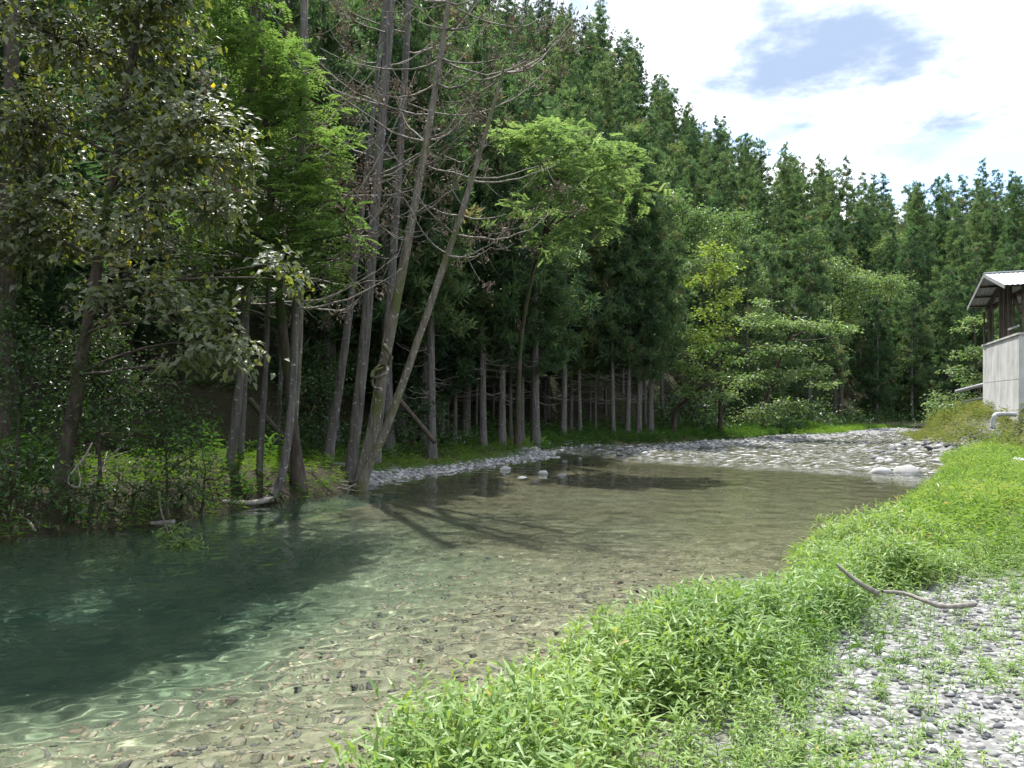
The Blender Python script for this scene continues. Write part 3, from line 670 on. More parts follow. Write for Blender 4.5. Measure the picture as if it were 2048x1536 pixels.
broadleaf('layered_maple', 'large pale green maple with layered boughs leaning over the gravel bar', b0, [b0, at(1535, 790, 46), at(1560, 720, 44.5), at(1590, 640, 43)],
          B((1510, 640, 43, 50), (1560, 650, 42, 55), (1620, 650, 41.5, 50), (1670, 655, 41.5, 40), (1700, 660, 41.5, 25), (1540, 700, 41.5, 55), (1600, 700, 41, 50), (1560, 750, 41, 55), (1630, 740, 41, 45), (1650, 770, 41.5, 30), (1500, 760, 41, 50), (1580, 810, 41.5, 55), (1520, 830, 41.5, 55), (1450, 790, 41.5, 45), (1530, 605, 43, 25)),
          per=20, leaf=(.16, .24), ratio=.6, nl=12, spread=.25, flat=.36, mats=('maple', 'barkdark'), r0=.16, rs=R_(8), flatdir=.2, limb=.05)
b0 = grd(1348, 40.5, -.1)
broadleaf('forked_maple', 'low forked maple with yellowing tips at the water edge', b0, [b0, at(1348, 845, 40.4), at(1352, 820, 40), at(1385, 790, 39), at(1410, 770, 38)],
          B((1370, 730, 39, 45), (1430, 750, 38, 45), (1400, 700, 39, 45), (1460, 720, 38.5, 35), (1440, 690, 38.5, 30), (1380, 780, 38.5, 35)),
          per=20, leaf=(.14, .22), ratio=.6, nl=12, spread=.22, flat=.4, mats=('bright', 'barkdark'), r0=.16, rs=R_(9), flatdir=.25)
b0 = grd(1965, 38, -.1)
broadleaf('right_bank_maple', 'layered green maple behind the concrete wall on the right bank', b0, [b0, at(1958, 780, 38), at(1950, 700, 37.6), at(1950, 640, 37.4)],
          B((1955, 640, 37.5, 30), (1930, 660, 37.2, 25), (1935, 710, 37, 35), (1970, 700, 37, 35), (1905, 740, 36.6, 30), (1950, 760, 36.6, 45), (1900, 790, 36.4, 35), (1930, 810, 36.2, 40), (1975, 800, 36.4, 40), (2010, 700, 38.5, 50), (2050, 680, 39, 55), (1870, 810, 36.2, 25)),
          per=24, leaf=(.12, .19), ratio=.6, nl=12, spread=.2, flat=.38, mats=('maple', 'barkdark'), r0=.1, rs=R_(10), flatdir=.2)
# rounded broadleaf trees scattered among the hillside cedars
rsb = np.random.RandomState(17); proto = []
for k in range(2):
    rows = [(np.array([rsb.normal(0, 1.3), rsb.normal(0, 1.3), z]), rsb.uniform(1.0, 1.6)) for z in (4.5, 5.5, 6.5, 7.5, 8.3, 9.2, 10, 6.8, 8.9)]
    o = broadleaf('hillside_broadleaf', 'x', np.zeros(3), [np.zeros(3), np.array([.1, 0, 3.5]), np.array([0, .2, 6.5]), np.array([.1, .1, 9.5])], rows, per=24, leaf=(.13, .22), ratio=.55, nl=17, spread=.28, flat=.6, mats=(('hillgreen', 'maple')[k], 'barkdark'), r0=.16, rs=R_(170 + k), flatdir=.3)
    proto.append(o)
hill_broad.sort(key=lambda q: q[5])
for k, q in enumerate(hill_broad):
    src = proto[k % 2]
    if k < 2: o = src
    else:
        o = src.copy(); link(o)
        for ch in src.children: link(ch.copy(), o)
    zq = float(land(np.array([q[0]]), np.array([q[1]]))[0]); o.location = (q[0], q[1], zq); o.rotation_euler = (0, 0, rsb.uniform(0, 6.28)); o.scale = [rsb.uniform(1.1, 1.45)] * 3
    tag(o, 'rounded lighter broadleaf crown among hillside cedars, %s from the left' % nth(k + 1), 'tree', 'broadleaf trees among the hillside cedars')
# shrubs
def shrub(label, px, d, rows, m_='dark', rs=None, name='evergreen_shrub', leaf=(.06, .11), per=60, **k):
    b = grd(px, d, -.05); c = np.mean([r[0] for r in B(*rows)], 0)
    top = c.copy(); top[2] = max(c[2], b[2] + .2)
    return broadleaf(name, label, b, [b, b * .65 + top * .35 + np.array([.03, 0, 0]), b * .25 + top * .75, top], B(*rows), per=per, leaf=leaf, mats=(m_, 'barkdark'), r0=.035, rs=rs, cat='shrub', limb=.015, **k)
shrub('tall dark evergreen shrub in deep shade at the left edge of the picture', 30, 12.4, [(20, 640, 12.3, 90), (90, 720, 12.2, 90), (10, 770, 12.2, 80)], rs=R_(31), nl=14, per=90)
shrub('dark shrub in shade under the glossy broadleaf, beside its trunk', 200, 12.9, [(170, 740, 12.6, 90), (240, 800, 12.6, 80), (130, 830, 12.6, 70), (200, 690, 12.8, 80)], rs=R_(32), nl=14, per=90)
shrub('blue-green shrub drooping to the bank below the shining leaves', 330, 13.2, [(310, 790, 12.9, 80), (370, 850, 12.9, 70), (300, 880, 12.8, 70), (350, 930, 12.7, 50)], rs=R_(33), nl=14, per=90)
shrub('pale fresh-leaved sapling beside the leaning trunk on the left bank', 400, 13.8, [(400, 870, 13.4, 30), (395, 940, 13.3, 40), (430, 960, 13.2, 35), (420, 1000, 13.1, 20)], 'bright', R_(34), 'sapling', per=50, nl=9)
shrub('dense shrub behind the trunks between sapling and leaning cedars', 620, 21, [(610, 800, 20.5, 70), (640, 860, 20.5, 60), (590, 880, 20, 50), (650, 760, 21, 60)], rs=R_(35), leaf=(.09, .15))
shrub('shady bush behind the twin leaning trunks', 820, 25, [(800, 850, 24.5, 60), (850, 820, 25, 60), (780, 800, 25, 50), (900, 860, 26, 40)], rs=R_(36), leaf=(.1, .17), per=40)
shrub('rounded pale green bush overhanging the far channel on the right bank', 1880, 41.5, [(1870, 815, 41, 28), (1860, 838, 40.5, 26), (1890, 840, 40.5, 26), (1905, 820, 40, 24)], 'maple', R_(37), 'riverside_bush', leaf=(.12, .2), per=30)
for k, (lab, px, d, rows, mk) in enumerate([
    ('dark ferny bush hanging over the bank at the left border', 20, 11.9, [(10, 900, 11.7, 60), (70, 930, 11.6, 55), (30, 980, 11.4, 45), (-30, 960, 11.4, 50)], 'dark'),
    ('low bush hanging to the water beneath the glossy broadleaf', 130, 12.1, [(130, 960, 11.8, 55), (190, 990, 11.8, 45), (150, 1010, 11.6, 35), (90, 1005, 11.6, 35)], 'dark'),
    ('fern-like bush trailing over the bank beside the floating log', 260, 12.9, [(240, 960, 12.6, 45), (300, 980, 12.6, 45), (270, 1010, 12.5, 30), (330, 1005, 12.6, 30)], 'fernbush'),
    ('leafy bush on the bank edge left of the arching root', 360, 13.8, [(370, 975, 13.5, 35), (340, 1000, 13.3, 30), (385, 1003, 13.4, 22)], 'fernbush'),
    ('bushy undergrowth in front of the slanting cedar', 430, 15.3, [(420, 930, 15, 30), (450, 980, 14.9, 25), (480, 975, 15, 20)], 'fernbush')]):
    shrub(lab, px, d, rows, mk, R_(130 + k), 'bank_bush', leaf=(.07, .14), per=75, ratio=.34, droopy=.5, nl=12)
b0 = at(318, 985, 11.9)
broadleaf('drooping_branch', 'leafy branch drooping from the dark bank into the water', b0, [b0, at(322, 1020, 11.4), at(335, 1060, 10.9), at(350, 1085, 10.6)],
          B((345, 1065, 10.7, 24), (370, 1085, 10.5, 24), (338, 1090, 10.6, 20), (392, 1092, 10.45, 16), (355, 1100, 10.5, 18)), per=420, leaf=(.08, .13), ratio=.26, nl=8, spread=.05, mats=('bright', 'barkdark'), r0=.018, rs=R_(38), cat='branch', limb=.008)
for k, (px, d, rows) in enumerate([(1400, 45, [(1390, 850, 44, 35), (1430, 840, 44, 35), (1460, 855, 44, 30)]), (1530, 50, [(1520, 855, 48, 35), (1560, 850, 48, 35), (1600, 850, 48.5, 30)]), (1650, 58, [(1640, 840, 55, 35), (1680, 850, 56, 25)]), (1770, 66, [(1760, 845, 64, 30), (1800, 850, 64, 25), (1720, 850, 64, 22)])]):
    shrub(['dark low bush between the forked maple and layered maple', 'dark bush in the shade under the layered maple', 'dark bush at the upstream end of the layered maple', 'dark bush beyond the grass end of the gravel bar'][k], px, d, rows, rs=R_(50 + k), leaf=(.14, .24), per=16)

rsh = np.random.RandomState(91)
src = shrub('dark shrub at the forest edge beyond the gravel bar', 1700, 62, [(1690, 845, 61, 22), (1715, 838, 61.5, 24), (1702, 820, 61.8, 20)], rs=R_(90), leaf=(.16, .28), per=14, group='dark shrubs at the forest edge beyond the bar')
n_sh = 0
for _ in range(400):
    d = rsh.uniform(42, 78); px_ = rsh.uniform(1330, 1900); x = (px_ - 1024) / FPX * d; zz_, L_, *_r = land(np.array([x]), np.array([d]), True)
    if not (1.2 < L_[0] < 9) or n_sh >= 26: continue
    n_sh += 1; c = src.copy(); link(c); c.location = (x, d, zz_[0] - .1); c.rotation_euler = (0, 0, rsh.uniform(0, 6.28)); c.scale = [rsh.uniform(.9, 1.6)] * 3
    for ch in src.children:
        q = ch.copy(); link(q, c)

# ------------------------------------------------------------------ bare leaning trees
def bare_tree(name, label, pts, w0, w1, nb, zr, rs, Lr=(1.0, 3.2), mat_='bark', broken=False, deadleaf=0.5, side=None, crown=None, flare=1.5, boughs=True):
    path = smooth_path([at(*p) for p in pts], 26); base = path[0].copy()
    d0 = pts[0][2]; rad = np.linspace(w0, w1, 26) / FPX * d0 / 2 * .66; rad[0] *= flare; rad[1] *= 1 + (flare - 1) * .35
    path[0, 2] -= 0.25
    tm = MB(); tube(tm, path, rad, 11, wob=.05)
    if broken:
        e = path[-1]; u = nrm(path[-1] - path[-2])
        for _ in range(5):
            q = e + rs.normal(0, rad[-1] * .5, 3); tube(tm, [q - u * .2, q + u * .1, q + u * rs.uniform(.15, .45)], [.02, .015, .002], 4)
    o = thing(name, label, 'tree', base)
    obj('trunk', tm.mesh(name + '_trunk', M[mat_], True, base), o)
    if boughs:
        for _ in range(nb):
            bm2 = MB(); lf = MB()
            z = rs.uniform(*zr); j = np.argmin(abs(path[:, 2] - z)); a = path[j]
            az = rs.uniform(0, 6.28) if side is None else rs.choice(side) + rs.normal(0, .45)
            L = rs.uniform(*Lr); od = np.array([math.cos(az), math.sin(az), 0])
            s = np.linspace(0, 1, 9); sag = rs.uniform(-.25, .55); cu = rs.uniform(.3, .95)
            p = a + od * (s * L)[:, None] + np.cumsum(rs.normal(0, .025 * L, (9, 3)), 0) * .5; p[:, 2] += L * (-sag * s + cu * s * s)
            tube(bm2, p, np.linspace(.024, .006, 9) * min(1.2, .5 + L / 3), 4, False)
            for _ in range(rs.randint(3, 8)):
                k = rs.randint(3, 9); q = p[k]; l2 = rs.uniform(.25, .9); dd = nrm(od * .5 + rs.normal(0, .7, 3)); s2 = np.linspace(0, 1, 5)
                p2 = q + dd * (s2 * l2)[:, None]; p2[:, 2] += l2 * (-.5 * s2 + .55 * s2 * s2)
                tube(bm2, p2, np.linspace(.009, .003, 5), 3, False)
                if rs.rand() < deadleaf:
                    n = rs.randint(14, 40); pp = p2[-1] + rs.normal(0, .11, (n, 3))
                    leaves(lf, pp, rs.normal(0, 1, (n, 3)) - np.array([0, 0, .6]), rs.normal(0, 1, (n, 3)), rs.uniform(.05, .13, n), rs.uniform(.015, .035, n), .4, .5)
            bo = obj('bough', bm2.mesh('bough', M['deadwood'], True, base), o)
            if lf.n: obj('withered_leaves', lf.mesh('withered_leaves', M['deadleaf'], False, base), bo)['kind'] = 'stuff'
    if crown:
        c, b = cedar_crown(rs, *crown, fine=1.0)
        tp = path[-1].copy(); off = np.array([tp[0], tp[1], 0]) 
        obj('crown', c.mesh(name + '_crown', M['cedar'], False, base - off), o)
    return o
SIDE = (0.0, math.pi, 0.3, 2.9, -.3)
bare_tree('leaning_cedar', 'thickest leaning grey cedar trunk rising from the water edge', [(697, 972, 18.1), (712, 850, 18.1), (733, 640, 18.2), (755, 350, 18.4), (783, 0, 18.6), (800, -250, 18.8)], 38, 24, 13, (5.5, 14), R_(61), side=SIDE)
bare_tree('vine_wrapped_tree', 'leaning mossy tree with vine coils round its trunk and bare crown', [(716, 978, 17.7), (745, 860, 17.7), (770, 720, 17.6), (797, 580, 17.5), (822, 450, 17.4), (850, 300, 17.4), (878, 130, 17.4), (905, -40, 17.4), (930, -160, 17.4)], 40, 10, 30, (5.5, 13.5), R_(62), Lr=(.8, 3.4), mat_='barkmoss', side=SIDE)
bare_tree('broken_snag', 'thin dead snag with a broken tip leaning far to the right', [(720, 970, 17.4), (775, 850, 17.3), (850, 640, 17.2), (922, 430, 17.1), (970, 270, 17.0), (1006, 145, 17.0)], 28, 10, 15, (5, 10.0), R_(63), Lr=(.7, 2.4), mat_='barkmoss', broken=True, side=SIDE)
bare_tree('straight_cedar', 'dark upright cedar trunk just behind the leaning trunks', [(748, 905, 20.2), (766, 760, 20.2), (780, 600, 20.3), (794, 400, 20.4), (810, 150, 20.5), (822, -80, 20.6)], 30, 18, 8, (6, 13), R_(64), side=SIDE)
bare_tree('slim_leaning_cedar', 'slim leaning cedar trunk left of the thick leaning trunk', [(655, 918, 19.4), (675, 800, 19.4), (697, 640, 19.4), (714, 500, 19.5), (735, 330, 19.5), (762, 80, 19.6), (775, -60, 19.6)], 28, 10, 8, (5, 12), R_(65), side=SIDE)
bare_tree('bent_cedar', 'cedar trunk with a sharply bent base hanging over the water', [(500, 1010, 15.0), (525, 1005, 15.2), (550, 985, 15.4), (568, 930, 15.5), (580, 840, 15.6), (588, 720, 15.7), (592, 580, 15.8), (598, 380, 16), (606, 100, 16.2), (610, -100, 16.3)], 30, 22, 12, (4, 9), R_(66), side=SIDE, flare=1.1)
bare_tree('mossy_base_cedar', 'cedar trunk with a mossy foot directly behind the bent cedar', [(578, 985, 16.6), (588, 850, 16.6), (598, 700, 16.7), (602, 560, 16.8), (606, 300, 17), (612, 0, 17)], 24, 14, 8, (4, 9), R_(67), mat_='barkmoss', side=SIDE)
bare_tree('thin_bank_cedar', 'thin grey cedar trunk with exposed roots on the bank edge', [(516, 972, 15.9), (524, 850, 16), (531, 740, 16), (537, 560, 16.1), (545, 300, 16.2)], 22, 12, 8, (4, 7), R_(68), side=SIDE)
bare_tree('slanting_cedar', 'slanting cedar trunk beside the pale sapling', [(455, 962, 15.9), (470, 850, 15.9), (482, 740, 16), (492, 560, 16.1), (500, 300, 16.2), (508, 0, 16.3)], 30, 20, 8, (4, 8), R_(69), side=SIDE)
bare_tree('shaded_cedar', 'shaded cedar trunk right behind the slanting cedar', [(480, 912, 18.2), (487, 800, 18.2), (493, 640, 18.3), (500, 300, 18.4)], 22, 14, 6, (4, 8), R_(70), side=SIDE)
bare_tree('distant_thin_cedar', 'thin far cedar trunk glimpsed left of the bent cedar', [(555, 890, 21), (562, 740, 21), (568, 560, 21), (575, 200, 21)], 16, 8, 6, (4, 9), R_(71), side=SIDE)
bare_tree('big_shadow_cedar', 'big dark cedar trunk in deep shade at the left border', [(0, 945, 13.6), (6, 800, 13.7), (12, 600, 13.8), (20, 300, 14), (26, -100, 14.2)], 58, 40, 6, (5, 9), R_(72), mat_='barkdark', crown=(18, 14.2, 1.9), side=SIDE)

# more crowns standing behind the left-hand trees (they fill the dark upper left)
rs = np.random.RandomState(77)
labs = ['tall cedar crown rising behind the feathery tree', 'cedar crown behind the left leaning trunks', 'cedar crown at the upper left corner behind the glossy tree', 'dense cedar behind the vine-wrapped tree',
        'cedar crown between the snag and the pale spreading tree', 'cedar behind the big shadowed trunk', 'cedar crown above the dense shrub', 'broad cedar behind the slim leaning cedar', 'cedar low on the slope beyond the glossy tree', 'cedar just uphill of the straight cedar', 'cedar left of the dark flared cedar', 'tall cedar uphill of the shady bush']
for k, (px_, d, v, sc) in enumerate([(560, 28, 3, 1), (660, 26, 5, 1.0), (20, 22, 5, 1.05), (800, 29, 3, 1.05), (930, 33, 2, 1.0), (-60, 20, 3, 1.05), (600, 29, 5, 1.05), (710, 31, 7, 1.1), (250, 23, 5, 1.0), (780, 24.5, 1, 1.0), (850, 29, 5, .95), (880, 36, 3, 1.05)]):
    cedar(v, (px_ - 1024) / FPX * d, d, labs[k], None, sc=sc, rz=rs.uniform(0, 6))
dk = sorted([12, -50, 380, 200, 0, 480, -120, 620, 740, 860])
for k, (px_, d, v) in enumerate([(12, 19, 3), (-50, 15.5, 5), (380, 27, 5), (200, 26, 3), (0, 26, 5), (480, 33, 3), (-120, 15, 3), (620, 38, 5), (740, 40, 3), (860, 47, 5)]):
    cedar(v, (px_ - 1024) / FPX * d, d, 'cedar deep in the shade behind the overhanging broadleaf trees, %s from the left' % nth(dk.index(px_) + 1), 'cedars in the shaded left slope', sc=1.05, rz=rs.uniform(0, 6))

# ------------------------------------------------------------------ bank plants, grass, undergrowth
def weeds(name, label, xy, hgt, nleaf, llen, lrat, mkey, detail, rs, lean=.12, stem=True, cat='plants'):
    """upright stems with lance-shaped leaves set spirally, arching outwards"""
    n = len(xy); z = land(xy[:, 0], xy[:, 1]); h = hgt
    P0 = np.c_[xy, z - .02]; top = P0 + np.c_[rs.normal(0, lean, (n, 2)) * h[:, None], h]
    pr = np.clip(.5 + .45 * wav(xy[:, 0], xy[:, 1], 1.1, 9) + rs.normal(0, .2, n), 0, 1); mb = MB(); k = nleaf
    f = np.clip((np.arange(k) + rs.rand(n, k)) / k, 0.08, 1); f = f ** .75
    pos = P0[:, None] + (top - P0)[:, None] * f[..., None]
    az = np.arange(k)[None] * 2.4 + rs.uniform(0, 6.28, (n, 1)) + rs.normal(0, .3, (n, k))
    el = 0.15 + 0.75 * f ** 3 + rs.normal(0, .22, (n, k))
    D = np.stack([np.cos(az) * np.cos(el), np.sin(az) * np.cos(el), np.sin(el)], -1)
    L = llen * (0.65 + .5 * rs.rand(n, k)) * (1.05 - .35 * f)* np.clip(h / np.median(h), .6, 1.25)[:, None]
    U = np.array([0, 0, 1.0]) + rs.normal(0, .25, (n, k, 3))
    r = np.clip(pr[:, None] * .55 + rs.rand(n, k) * .4 + (rs.rand(n, k) < .015) * .5, 0, 1)
    leaves(mb, pos.reshape(-1, 3), D.reshape(-1, 3), U.reshape(-1, 3), L.ravel(), L.ravel() * lrat, .12, .28, r.ravel(), detail)
    if stem:
        w_ = .0035; a = rs.uniform(0, 3.14, n); s = np.c_[np.cos(a), np.sin(a), np.zeros(n)] * w_; s2 = np.c_[-np.sin(a), np.cos(a), np.zeros(n)] * w_
        v = np.stack([P0 - s, P0 + s, P0 + s2, top], 1); fc = np.array([[0, 1, 3], [1, 2, 3], [2, 0, 3]])
        mb.add(v.reshape(-1, 3), (np.arange(n)[:, None, None] * 4 + fc).reshape(-1, 3), np.repeat(np.clip(pr, .3, .8), 4))
    o = obj(name, mb.mesh(name, M[mkey])); tag(o, label, cat, kind='stuff'); return o
rs = np.random.RandomState(9)
def sample(n, x0, x1, y0, y1, f):
    x = rs.uniform(x0, x1, n); y = rs.uniform(y0, y1, n); z, L, R, E, b = land(x, y, True)
    k = rs.rand(n) < f(x, y, L, R, E, b); k &= (abs(x / np.maximum(y, .5)) < .72)
    return np.c_[x, y][k], R[k], E[k], L[k]
def gravmask(x, y):
    g = inside(x, y, GRAV); d, _ = seg_dist(x, y, GRAV, True); return np.where(g, np.clip(d / .45, 0, 1), 0)
# near: tall band by the water
def f_near(x, y, L, R, E, b):
    g = gravmask(x, y); cl = .5 + .9 * wav(x, y, 3.1, 3)
    return np.where((R > -.12), (1 - g * .70) * np.clip(.4 + cl * .6, .12, 1), 0) * sstep(2.0, 2.8, y) * sstep(10.4, 8.6, y)
xy, R, E, L = sample(27000, -2, 7.5, 2.2, 10.5, f_near)
h = (.12 + .32 * sstep(1.7, .3, R) + .16 * wav(xy[:, 0], xy[:, 1], 2.3, 2) * sstep(2.5, .5, R)) * rs.uniform(.7, 1.25, len(xy)); h = np.maximum(h, .07) * np.where(gravmask(xy[:, 0], xy[:, 1]) > .5, .65, 1)
print('near weeds', len(xy))
weeds('bank_weeds', 'lush light green leafy weeds crowding the near river bank', xy, h, 13, .135, .175, 'weed', 4, rs)
xs_, Rs_, Es_, Ls_ = sample(7000, -1.5, 9, 2.2, 13, lambda x, y, L, R, E, b: np.where(R > .1, np.clip(.12 + .5 * wav(x, y, 1.4, 11), .03, .5), 0) * (1 - gravmask(x, y)))
weeds('rough_grass', 'thin straw-tinged grass blades scattered through the near weeds', xs_, rs.uniform(.15, .36, len(xs_)), 6, .12, .05, 'grass', 2, rs, lean=.3)
def f_far(x, y, L, R, E, b):
    return np.where((R > -.3) & (E < .8) & ~((R < 1.5) & (y > 27)), np.clip(.5 + .5 * wav(x, y, 1.3, 7), .15, 1), 0) * sstep(7.6, 9.6, y)
xy, R, E, L = sample(90000, 2, 26, 7.6, 36, f_far)
h = (.20 + .14 * sstep(2.5, .3, R)) * rs.uniform(.7, 1.3, len(xy))
print('far weeds', len(xy))
weeds('meadow_weeds', 'bright green weeds covering the bank towards the concrete wall', xy, h, 10, .15, .24, 'weed', 2, rs, stem=False)
# embankment growth
def f_emb(x, y, L, R, E, b): return np.where((E > .2) & (E < 5) & (y > 12), 1.0, 0)
xy, R, E, L = sample(14000, 14, 34, 14, 47, f_emb)
weeds('embankment_growth', 'yellowish rough grass and creepers on the slope below the concrete wall', xy, rs.uniform(.2, .5, len(xy)), 11, .24, .16, 'drygrass', 2, rs, lean=.4, stem=False)
# left bank grass and ferns
def f_lg(x, y, L, R, E, b): return np.where((L > np.where(y < 18.5, -.05, .5)) & (L < 5), np.clip(1.2 - .22 * L, 0, 1), 0) * sstep(9, 10, y) * np.where(y > 36, .45, 1)
xy, R, E, L = sample(52000, -10, 30, 10, 62, f_lg)
weeds('bank_grass', 'short green grass on the terrace at the foot of the leaning trunks', xy, rs.uniform(.08, .24, len(xy)), 7, .19, .10, 'grass', 2, rs, lean=.5, stem=False)
xf, *_q = sample(26000, 1, 30, 31, 62, lambda x, y, L, R, E, b: np.where((L > -.15) & (L < 3.2), 1.0, 0))
weeds('far_bank_grass', 'low shaded grass and ferns under the front row of cedars', xf, rs.uniform(.12, .42, len(xf)), 8, .26, .15, 'fern', 2, rs, lean=.4, stem=False)
def f_un(x, y, L, R, E, b): return np.where((L > np.where(y < 15, .1, 2.0)) & (L < 30), .9, 0) * np.clip(.45 + .6 * wav(x, y, .8, 1), .2, 1) * np.where(y < 18, 2, 1)
xy, R, E, L = sample(26000, -14, 60, 10, 105, f_un)
weeds('forest_undergrowth', 'ferns and low undergrowth on the shady forest floor', xy, rs.uniform(.25, .7, len(xy)), 12, .38, .22, 'fern', 2, rs, lean=.25, stem=False)
def f_bar(x, y, L, R, E, b): return np.where(((L > -2.5) & (L < 3) & (x > 17) & (y > 46)) & (b > -3), .9, 0)
xy, R, E, L = sample(6000, 15, 34, 46, 66, f_bar)
weeds('bar_grass', 'strip of short sunlit grass on the top of the gravel bar', xy, rs.uniform(.12, .3, len(xy)), 8, .28, .16, 'grass', 2, rs, stem=False)

# ------------------------------------------------------------------ stones
def pebble(rs, flat=.55):
    v = []; 
    o = np.array([(1, 0, 0), (-1, 0, 0), (0, 1, 0), (0, -1, 0), (0, 0, 1), (0, 0, -1)], float)
    F = [(0, 2, 4), (2, 1, 4), (1, 3, 4), (3, 0, 4), (2, 0, 5), (1, 2, 5), (3, 1, 5), (0, 3, 5)]
    v = list(o); cache = {}; out = []
    def mid(a, b):
        k = (min(a, b), max(a, b))
        if k not in cache: cache[k] = len(v); v.append(nrm((v[a] + v[b]) / 2))
        return cache[k]
    for a, b, c in F:
        ab, bc, ca = mid(a, b), mid(b, c), mid(c, a); out += [(a, ab, ca), (ab, b, bc), (ca, bc, c), (ab, bc, ca)]
    v = np.array(v) * rs.uniform(.82, 1.15, (len(v), 1)) * (1, rs.uniform(.6, .95), flat * rs.uniform(.7, 1.2))
    return v, np.array(out)
PB = [pebble(np.random.RandomState(k)) for k in range(12)]
def stones(name, label, xy, size, mkey, rs, sink=.25, kind='stuff'):
    mb = MB(); z = land(xy[:, 0], xy[:, 1]); which = rs.randint(0, 12, len(xy))
    for k in range(12):
        j = np.where(which == k)[0]
        if not len(j): continue
        v, f = PB[k]; a = rs.uniform(0, 6.28, len(j)); c, s = np.cos(a), np.sin(a); S_ = size[j]
        tl = rs.normal(0, .18, (len(j), 2))
        vx = (c[:, None] * v[:, 0] - s[:, None] * v[:, 1]); vy = (s[:, None] * v[:, 0] + c[:, None] * v[:, 1]); vz = v[:, 2] + tl[:, :1] * vx + tl[:, 1:] * vy
        V = np.stack([vx, vy, vz], -1) * S_[:, None, None]
        V += np.c_[xy[j], z[j] + S_ * (.5 - sink) * .55][:, None]
        mb.add(V.reshape(-1, 3), (np.arange(len(j))[:, None, None] * len(v) + f).reshape(-1, 3), np.repeat(rs.rand(len(j)), len(v)))
    o = obj(name, mb.mesh(name, M[mkey], True)); o.cycles.is_caustics_receiver = True; return tag(o, label, 'gravel', kind=kind)
rs = np.random.RandomState(15)
xy, *_ = sample(17000, .8, 7.5, 2.3, 8.0, lambda x, y, L, R, E, b: np.clip(gravmask(x, y) * 1.5 + .03, 0, 1) * (R > .3))
stones('dry_gravel', 'pale grey dry gravel between the weeds on the near bank', xy, .008 + .022 * rs.rand(len(xy)) ** 2.2, 'stone', rs)
xy, *_ = sample(32000, -8, 4, 3.6, 13, lambda x, y, L, R, E, b: np.where((R < .05) & (L < -1) & (land(x, y) > -1.15), sstep(13, 6, y) * .9 + .1, 0))
stones('bed_gravel', 'tan and grey pebbles on the shallow river bed', xy, .012 + .026 * rs.rand(len(xy)) ** 2.2, 'bedstone', rs, sink=.3)
xy, *_ = sample(16000, 1, 34, 27, 62, lambda x, y, L, R, E, b: np.where((b > -.15) & (L < .3), 1, 0) * np.clip(2.2 - y / 30, .25, 1))
stones('bar_gravel', 'sunlit whitish gravel of the low bar across the river', xy, .035 + .085 * rs.rand(len(xy)) ** 2, 'stone', rs)
xy, *_ = sample(9000, -4, 6, 18.5, 36, lambda x, y, L, R, E, b: np.where((L > -.35) & (L < .9), 1, 0))
stones('shore_gravel', 'grey gravel along the water line below the grass', xy, .03 + .07 * rs.rand(len(xy)) ** 2, 'stone', rs)
xy, *_ = sample(2200, 10, 24, 22, 42, lambda x, y, L, R, E, b: np.where((R > -.7) & (R < 1.4) & (y > 26), 1, 0))
stones('bank_gravel', 'grey stones and gravel at the upstream end of the green bank', xy, .05 + .13 * rs.rand(len(xy)) ** 2, 'stone', rs, sink=.1)

# single stones one can pick apart
def rock_mesh(k, smooth=True, mkey='stone', sub=1):
    v, f = PB[k % 12]; mb = MB(); mb.add(v, f, np.random.RandomState(k).rand()); me = mb.mesh('stone', M[mkey], smooth); return me
RM = [rock_mesh(k) for k in range(12)]; BM = [rock_mesh(k, mkey='bedstone') for k in range(12)]
def put_stone(x, y, s, meshes, parent=None, name='stone', sink=.2, dz=0):
    o = obj(name, meshes[rs.randint(12)], parent); o.cycles.is_caustics_receiver = True; z = float(land(np.array([x]), np.array([y]))[0])
    o.location = (x, y, z + s * .3 - sink * s * .5 + dz); o.scale = (s, s * rs.uniform(.8, 1.1), s); o.rotation_euler = (rs.normal(0, .15), rs.normal(0, .15), rs.uniform(0, 6.28)); return o
xy, *_ = sample(2500, .9, 7, 2.6, 7.6, lambda x, y, L, R, E, b: gravmask(x, y) > .4)
for x, y in xy[:100]: put_stone(x, y, rs.uniform(.022, .048), RM, ground)
xy, *_ = sample(900, -6, 2, 3.8, 9, lambda x, y, L, R, E, b: (R < -.1) & (land(x, y) > -.8))
for x, y in xy[:130]: put_stone(x, y, rs.uniform(.03, .058), BM, ground)
def big_stone(label, px, py, d, s, name='boulder', group=None, mkey=RM):
    x = (px - 1024) / FPX * d; o = put_stone(x, d, s, mkey, None, name); z = EYE + (HOR - py) / FPX * d
    o.location.z = max(-.05, z); tag(o, label, 'stone', group); return o
big_stone('dark boulder standing in the white riffle', 1412, 897, 33.3, .34)
big_stone('long pale flat rock at the water edge beside the weeds', 1812, 947, 21.8, .42)
big_stone('pale rounded rock in the water left of the long flat rock', 1762, 946, 21.9, .32)
big_stone('small pale rock peeking from the water before the two pale rocks', 1735, 968, 19.4, .13)
big_stone('dark rock in the fast water near the stony right bank', 1750, 918, 27.5, .28)
for k, (px, py, d) in enumerate([(1115, 916, 28), (1105, 907, 30), (1160, 918, 27.5), (1128, 925, 25.8), (1240, 910, 29), (1290, 908, 30), (1045, 958, 20.5), (1070, 965, 19.4), (1122, 952, 21), (1085, 949, 21.5), (1010, 940, 22.8)]):
    big_stone('small pale stone breaking the water surface off the gravel point', px, py, d, rs.uniform(.1, .2), group='stones breaking the surface off the gravel point')
rs2 = np.random.RandomState(4)
